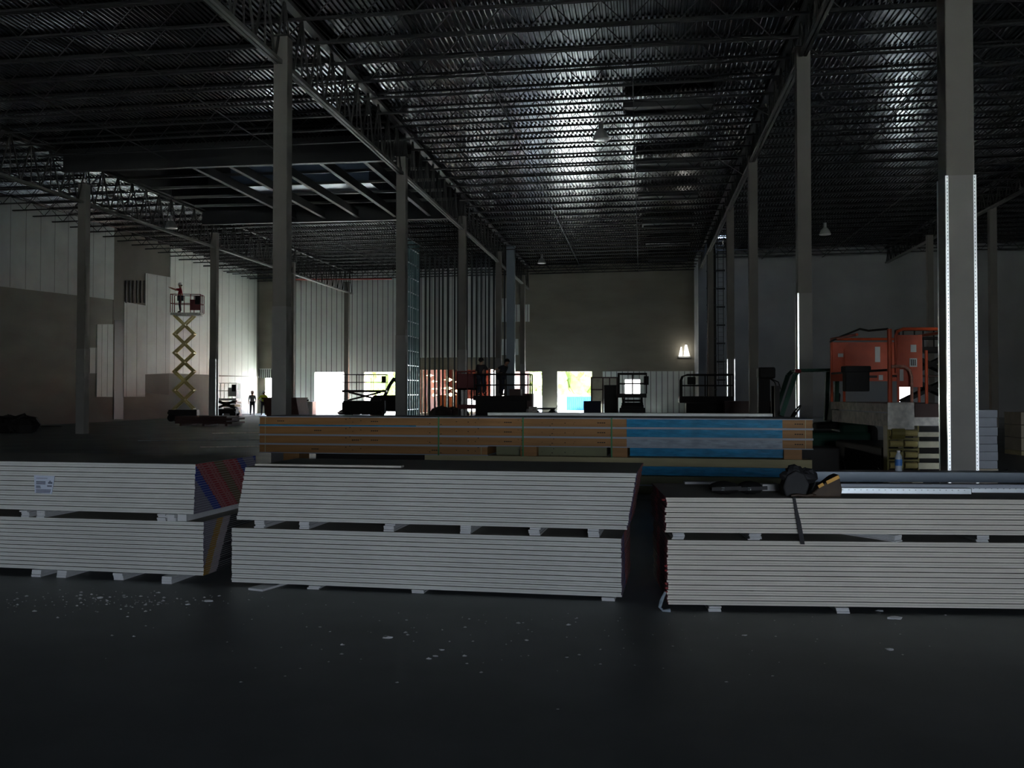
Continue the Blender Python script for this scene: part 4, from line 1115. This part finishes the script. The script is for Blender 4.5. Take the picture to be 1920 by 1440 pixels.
# framed enclosure, crate and cabinet
Y0 = 42
x0, x1 = bx(1109, Y0), bx(1157, Y0); w = x1 - x0; zt = bz(708, 1130, Y0)
t = thing('framed_enclosure', 'dark-framed cage with cloudy clear sheeting right of the blue container view', 'enclosure', ((x0 + x1) / 2, Y0, 0))
q = MB()
for x in (-w / 2, -w * .05, w * .21, w / 2): q.b2((x - .03, -.03, 0), (x + .03, .03, zt))
for z in (zt, zt * .78): q.b2((-w / 2, -.03, z - .03), (w / 2 if z == zt else -w * .05, .03, z + .03))
q.b2((-w / 2, .77, zt - .03), (w / 2, .83, zt + .03))
for x in (-w / 2, w / 2): q.b2((x - .03, .77, 0), (x + .03, .83, zt)).b2((x - .03, 0, zt - .03), (x + .03, .8, zt + .03))
q.build('frame', 'machine_brown', t)
MB().b2((-w / 2, .02, zt * .52), (w / 2, .03, zt)).build('sheeting', 'tarp', t)
tag(MB().b2((0, -.3, 0), (bx(1156, 41) - bx(1133, 41), .3, bz(722, 1140, 41))).build('tall_cabinet', 'machine_dark', bevel=.02), 'tall dark cabinet in front of the framed cage', 'cabinet').location = (bx(1133, 41), 41, 0)
tag(MB().b2((0, -.35, 0), (bx(1126, 40) - bx(1095, 40), .35, bz(752, 1110, 40))).build('dark_blue_crate', 'jeans', bevel=.02), 'dark blue crate standing left of the tall dark cabinet', 'crate').location = (bx(1095, 40), 40, 0)
# lift end-on
Y0 = 39
p = Vector((bx(1186, Y0), Y0, 0)); zt = bz(738, 1186, Y0)
scissor_lift('folded black lift seen end-on before the white boards', p, math.pi / 2, PL=2.2, PW=1.12, plat_z=zt - .16, base_h=zt - .42, ax=1.8, stages=1, rail='machine_dark', plat='machine_dark', arm='machine_dark', railh=bz(701, 1186, Y0) - zt)
# lift with rails 1275-1365 and low dark body
Y0 = 45
x0, x1 = bx(1277, Y0), bx(1372, Y0); w = x1 - x0; zt = bz(743, 1320, Y0); zr_ = bz(703, 1320, Y0)
t = thing('deck_lift', 'dark lift with rounded rails left of the boxy mast machine', 'platform lift', ((x0 + x1) / 2, Y0, 0))
for y in (-.8, .8):
    q = MB()
    q.tube([(-w / 2, y, zt - .1), (-w / 2, y, zr_ - .25), (-w / 2 + .07, y, zr_ - .07), (-w / 2 + .25, y, zr_), (w / 2, y, zr_)], .035, 8)
    q.cyl((-w / 2, y, (zt + zr_) / 2), (w / 2, y, (zt + zr_) / 2), .03, 8)
    q.cyl((w * .0, y, zt), (w * .0, y, zr_), .03, 8).cyl((w / 2, y, zt), (w / 2, y, zr_), .03, 8)
    q.build('guard_rail', 'machine_dark', t)
MB().b2((-w / 2 - .1, -.9, zt - .3), (w / 2, .9, zt)).build('platform', 'machine_dark', t)
MB().b2((-w / 2 + .2, -.7, .35), (w / 2, .7, zt - .32)).build('chassis', 'machine_dark', t, bevel=.04)
MB().b2((-w / 2 + .25, -.95, zr_ - .45), (-w / 2 + .62, -.75, zr_ - .1)).build('control_box', 'machine_dark', t, bevel=.03)
for sx in (-.36, .36):
    for sy in (-1, 1): MB().cyl((w * sx, sy * .8 - .15, .4), (w * sx, sy * .8 + .15, .4), .4, 18).build('wheel', 'rubber', t)
x0, x1 = bx(1358, 43), bx(1456, 43)
t = thing('steel_skip', 'long low brown skip behind the long panels', 'skip', ((x0 + x1) / 2, 43, 0)); w = x1 - x0; zt = bz(752, 1400, 43)
MB().b2((-w / 2, -.7, 0), (w / 2, .7, zt - .08)).build('bin', 'machine_brown', t); MB().b2((-w / 2 - .05, -.75, zt - .1), (w / 2 + .05, .75, zt)).build('rim', 'machine_brown', t)
Y0 = 33
x0, x1 = bx(1420, Y0), bx(1452, Y0); w = x1 - x0; zt = bz(689, 1435, Y0)
t = thing('mast_machine', 'dark machine with a boxy head and looping hoses beside the dark column', 'machine', ((x0 + x1) / 2, Y0, 0))
MB().b2((-w / 2, -.35, zt - .38), (w / 2, .35, zt)).build('head', 'machine_dark', t, bevel=.06)
MB().b2((-w / 2 + .02, -.2, .3), (w * .2, .2, zt - .36)).build('mast', 'machine_dark', t)
MB().b2((-w / 2 - .1, -.5, .15), (w / 2 + .25, .5, 1.0)).build('chassis', 'machine_dark', t, bevel=.04)
for sx in (-.4, .4):
    for sy in (-.5, .5): MB().cyl((w * sx, sy - .08, .2), (w * sx, sy + .08, .2), .2, 14).build('wheel', 'rubber', t)
for k in range(2):
    q = MB(); e = .12 * k
    q.tube([(w * .1, -.3, zt - .35), (w * .45 + e, -.3, zt - .5), (w * .62 + e, -.3, zt - .8), (w * .42 + e, -.3, zt - 1.15), (w * .2, -.3, zt - 1.35), (w * .18, -.3, zt - 1.6)], .02, 6); q.build('hose', 'rubber', t)

# green forklift
Y0 = 20.6
fx = bx(1515, Y0)
t = thing('forklift', 'dark green forklift with an open guard behind the end of the wooden panels', 'forklift', (fx, Y0, 0), 0)
def fl(px, py): 
    p = ony(px, py, Y0); return (p.x - fx, p.z)
q = MB()
for y in (-.5, .5):
    a = fl(1459, 778); c = fl(1484, 703); e = fl(1492, 695); g = fl(1566, 694); h = fl(1563, 790)
    q.bar((a[0], y, a[1]), (c[0], y, c[1]), .06, .09); q.bar((c[0], y, c[1]), (e[0], y, e[1]), .06, .08); q.bar((e[0], y, e[1]), (g[0], y, g[1]), .06, .05)
    q.bar((g[0] - .06, y, g[1]), (h[0] - .06, y, h[1]), .08, .12)
for s in range(7):
    x = e[0] + (g[0] - e[0]) * s / 6; q.bar((x, -.5, e[1] - .01), (x, .5, e[1] - .01), .03, .03)
q.build('overhead_guard', 'green_paint', t)
MB().b2((-.10, -.5, .25), (1.15, .5, .95)).b2((.55, -.5, .9), (1.1, .5, 1.15)).build('body', 'green_paint', t, bevel=.06)
MB().prism([(.12, 1.0), (.55, 1.0), (.62, 1.75), (.50, 1.78), (.42, 1.15), (.12, 1.12)], 'y', -.25, .25).build('seat', 'rubber', t, bevel=.04)
MB().prism([(1.16, .3), (1.3, .4), (1.3, 1.05), (1.16, 1.12)], 'y', -.5, .5).build('counterweight', 'machine_dark', t, bevel=.08)
q = MB(); q.bar((-.45, 0, .95), (-.25, 0, 1.35), .06); a_ = [(-.25 + .16 * math.sin(i * .5236) * .6, .17 * math.cos(i * .5236), 1.36 + .16 * math.sin(i * .5236) * .8) for i in range(13)]; q.tube(a_, .016, 6); q.build('steering_wheel', 'rubber', t)
for x, r_ in ((-.45, .32), (.95, .26)):
    for sy in (-.5, .5): MB().cyl((x, sy - .1, r_), (x, sy + .1, r_), r_, 20).build('wheel', 'rubber', t)
for sy in (-.25, .25): MB().b2((-.72, sy - .06, .1), (-.62, sy + .06, 1.9)).b2((-1.5, sy - .06, .06), (-.65, sy + .06, .1)).build('fork', 'machine_dark', t)
MB().cyl((e[0] - .1, -.52, e[1] - .02), (e[0] + .02, -.52, e[1] - .02), .04, 8).build('work_light', 'dark_red', t)

# big orange deck lift: local x to the right, y away from the camera
nn = W(705 / 1780 * 15.5, 15.5)
t = thing('deck_scissor_lift', 'orange-railed scissor lift with a scuffed grey deck and cream arms', 'scissor lift', nn, YAW - .03)
DL, DW, DZ, RZ = 3.0, 1.28, 1.58, 2.80
ex = -.12
q = MB(); q.b2((0, 0.0, 1.20), (.03, DL, DZ - .16)).b2((-.02, 0, DZ - .14), (.03, DL, DZ)).build('side_fascia', 'scuffed', t)
q = MB(); q.b2((0, 0, DZ - .05), (DW, DL, DZ)).build('deck', 'scuffed', t)
MB().b2((.0, -.03, DZ - .06), (DW, 0, 1.22)).b2((0, -.04, 1.28), (DW, -.03, 1.36)).build('end_fascia', 'pale_steel', t)
MB().b2((-.03, -.06, DZ - .42), (.40, -.035, DZ + .02)).build('corner_plate', 'pale_steel', t, bevel=.01)
MB().b2((.41, -.055, DZ - .22), (DW, -.03, DZ)).build('battery_cover', 'machine_brown', t)
q = MB(); r_ = .026
def rt(pts, r=r_): q.tube(pts, r, 8)
# near end rails
rt([(.03, -.0, DZ), (.03, 0, RZ)], .038); rt([(.13, 0, DZ + .5), (.13, 0, RZ - .12), (.16, 0, RZ - .04), (.25, 0, RZ), (DW, 0, RZ)])
rt([(DW, 0, DZ), (DW, 0, RZ)]); rt([(.62, 0, DZ), (.62, 0, RZ - .35)]); rt([(.88, 0, DZ), (.88, 0, RZ - .12)])
for y in (DL * .33, DL * .66): rt([(0, y, DZ), (0, y, RZ - .1)]) if y > 2.2 else None; rt([(DW, y, DZ), (DW, y, RZ)])
rt([(0, DL, DZ), (0, DL, RZ)]); rt([(DW, DL, DZ), (DW, DL, RZ)]); rt([(.24, DL, DZ), (.24, DL, RZ - .2)]); rt([(0, DL, RZ), (DW, DL, RZ)]); rt([(0, DL, RZ), (0, DL * .5, RZ)]); rt([(DW, 0, RZ), (DW, DL, RZ)])
q.build('guard_rail', 'orange', t)
MB().b2((-.02, DL - .02, DZ + .40), (DW + .02, DL + .0, RZ - .06)).build('end_panel', 'orange', t)
q = MB()
for (a, z, w_, h_) in ((.93, 2.35, .10, .30), (1.0, 2.0, .08, .10)): q.b2((a - .1, DL - .028, z), (a - .1 + w_, DL - .02, z + h_))
q.b2((.12, DL - .028, 2.45), (.22, DL - .02, 2.52)); q.build('sticker', 'white_paint', t)
MB().b2((.14, -.02, RZ - .95), (.55, .0, RZ - .10)).build('gate_panel', 'orange', t)
q = MB(); q.b2((.36, -.03, RZ - .38), (.45, -.02, RZ - .26)).b2((.34, -.03, RZ - .62), (.46, -.02, RZ - .48)).b2((.18, -.03, RZ - .85), (.24, -.02, RZ - .66)).build('sticker', 'white_paint', t)
q = MB()
for k in range(3): q.b2((.36 + k * .03, -.034, RZ - .60), (.375 + k * .03, -.03, RZ - .50))
q.build('sticker_print', 'black_ink', [c_ for c_ in t.children if c_.name.startswith('sticker')][-1])
q = MB(); q.tube([(.03, -.08, DZ + .60), (.12, -.08, DZ + .61), (.24, -.08, DZ + .60), (.32, -.08, DZ + .54), (.35, -.08, DZ + .44), (.35, -.08, DZ + .02)], .026, 8); q.build('grab_rail', 'orange_worn', t)
MB().b2((-.52, .5, DZ + .2), (-.12, .7, DZ + .60)).b2((-.54, .48, DZ + .52), (-.10, .72, DZ + .63)).build('control_box', 'rubber', t, bevel=.02)
q = MB(); q.bar((-.12, .6, DZ + .45), (.03, .6, DZ + .45), .04); q.cyl((0, .0, DZ + .55), (0, DL, DZ + .55), .02, 8); q.cyl((0, 0, DZ + .45), (DW, 0, DZ + .45), .018, 6); q.build('mid_rail', 'machine_brown', t)
q = MB(); q.tube([(-.02, DL, RZ - .05), (.0, DL * .8, RZ + .02), (.0, DL * .45, RZ + .09), (0, .9, RZ + .03), (0, .0, RZ)], .018, 6); q.build('cable', 'rubber', t)
# folded scissor pack below, seen from its end
for k in range(5):
    z = .34 + k * .175
    MB().b2((.50 - .02, .0, z), (DW + .02, .10, z + .10 if k % 2 else z + .075)).build('scissor_arm', 'cream', t)
    for x in (.02, .26):
        MB().cyl((x, .02, z + .06), (x + .20, .02, z + .06), .052, 12).build('pivot_tube', 'yellow_arm', t)
        MB().b2((x - .02, .0, z - .05), (x + .22, .12, z - .02)).build('cross_tube', 'olive_paint', t)
    MB().cyl((DW - .1, -.02, z + .05), (DW + .02, -.02, z + .05), .05, 12).build('pivot_tube', 'cream', t)
q = MB()
for x in (.0, .24, .49): q.b2((x - .012, .02, .2), (x + .012, .2, 1.22))
q.build('link_plate', 'olive_paint', t)
MB().cyl((.24 - .21, -.0, 1.10), (.24, -.0, 1.10), .10, 14).build('pivot_tube', 'olive_paint', t)
MB().b2((.0, .3, .15), (DW, DL - .2, .85)).build('chassis', 'machine_dark', t, bevel=.03)
for x in (.08, .45, DW - .05): MB().b2((x - .09, -.04, 0.12), (x + .09, .1, .40)).build('foot_bracket', 'cream', t, bevel=.01)
for x in (-.02, DW - .2):
    for y in (.5, DL - .6): MB().cyl((x, y, .25), (x + .22, y, .25), .25, 18).build('wheel', 'rubber', t)
# second, dark lift behind it
Y0 = 30.0
p = Vector((bx(1742, Y0), Y0, 0))
scissor_lift('black raised scissor lift half hidden behind the orange rails', p, 0, PL=1.7, PW=.9, plat_z=2.95, base_h=.8, ax=1.45, stages=3, rail='machine_dark', plat='machine_dark', arm='machine_dark', railh=.55)
tag(MB().b2((0, 0, 0), (1.0, .7, .75)).build('shadow_block', 'machine_dark', bevel=.03), 'added dark block for the deep shadow left of the cream scissor arms', 'chest').location = W(5.0, 17.5)  # added block whose dark colour stands in for deep shadow

# pale panel stack by the big column
pl = W(815 / 1780 * 16.2, 16.2)
zs = [0, .16, .30, .46, .60, .75, .88, 1.02, 1.17, 1.33, 1.465]
for i in range(10):
    w_ = (1870 - 1775) / 1780 * 16.2
    m = 'block_cream' if i < 3 else 'block_grey'
    o = MB().b2((0, 0, .004), (w_ + random.uniform(-.012, .012), 1.2, zs[i + 1] - zs[i])).build('foam_panel', m, bevel=.006)
    o.location = (pl.x, pl.y, zs[i]); o.rotation_euler = (0, 0, YAW)
    if i < 3: tag(o, 'cream foam panel low in the stack right of the big column', 'foam panel', 'cream foam panels of the stack')
    else: tag(o, 'blue-grey foam panel of the stack right of the big column', 'foam panel', 'blue-grey foam panels of the stack')
# block pile and plank at the right edge
t = thing('block_pallet', 'pallet of dim brown blocks at the right edge behind the pale stack', 'pallet', W(14.2, 26.5), YAW)
for r in range(3):
    for k in range(4): MB().b2((k * .52, 0, .14 + r * .36), (k * .52 + .50, .9, .14 + r * .36 + .34)).build('block', 'block_cream', t)
MB().b2((0, 0, 0), (2.1, .9, .12)).build('base', 'lumber', t)
heap('dark scrap heap beside the pale foam panels', 1895, 19, 1.2, .35, 'machine_dark', 12)
# planks and rubbish on the far left floor
for i, (px, py, L, m, a, lab) in enumerate(((470, 812, 3.2, 'scuffed', .35, 'pale strip on the floor left of the wooden panels, nearer the panels'),
                                          (380, 826, 4.5, 'concrete_floor', .15, 'dull plank on the floor behind the left stack'),
                                          (455, 838, 2.6, 'scuffed', .25, 'short pale strip on the floor just behind the left stack'),
                                          (60, 800, 3.0, 'machine_dark', .0, 'dark board lying by the left side wall'))):
    p = onz(px, py, 0)
    o = MB().b2((-L / 2, -.08, .001), (L / 2, .08, .03)).build('floor_plank', m); o.location = p; o.rotation_euler = (0, 0, YAW + a); tag(o, lab, 'plank')
p = onz(217, 789, 0)
# ------------------------------------------------------------------ gypsum chips on the floor
chips = [(392, 1128, .035), (727, 1197, .032), (816, 1231, .018), (828, 1219, .016), (1396, 1192, .018), (1668, 1219, .026), (1677, 1161, .05), (1649, 1146, .03), (188, 1122, .03), (352, 1134, .022), (1046, 1330, .008), (1362, 1279, .01), (1063, 1233, .012), (762, 1163, .012), (600, 1176, .010)]
for i, (px, py, s_) in enumerate(chips):
    p = onz(px, py, 0)
    o = MB().blob((0, 0, s_ * .22), s_, 7, 0, .35, (1.2, .7, .25), i).build('gypsum_chip', 'gyp_white'); o.location = p
    tag(o, 'white gypsum chip on the dark floor in front of the stacks', 'chip', 'white gypsum chips on the floor')
q = MB(); rnd = random.Random(11)
for i in range(330):
    if i < 190: px, py = rnd.gauss(200, 150), 1128 + rnd.gauss(0, 9) - (rnd.random() < .2) * 5
    else: px, py = rnd.gauss(1050, 480), 1150 + abs(rnd.gauss(0, 60))
    if py < 1103: continue
    p = onz(px, py, 0); s_ = rnd.uniform(.003, .008) if rnd.random() < .8 else rnd.uniform(.008, .016)
    q.blob(p + Vector((0, 0, s_ * .3)), s_, 5, 0, .3, (1.3, 1, .5), i)
tag(q.build('gypsum_crumbs', 'gyp_white'), 'scattered white gypsum crumbs on the dark floor', 'crumbs', kind='stuff')
print('joists', nj)
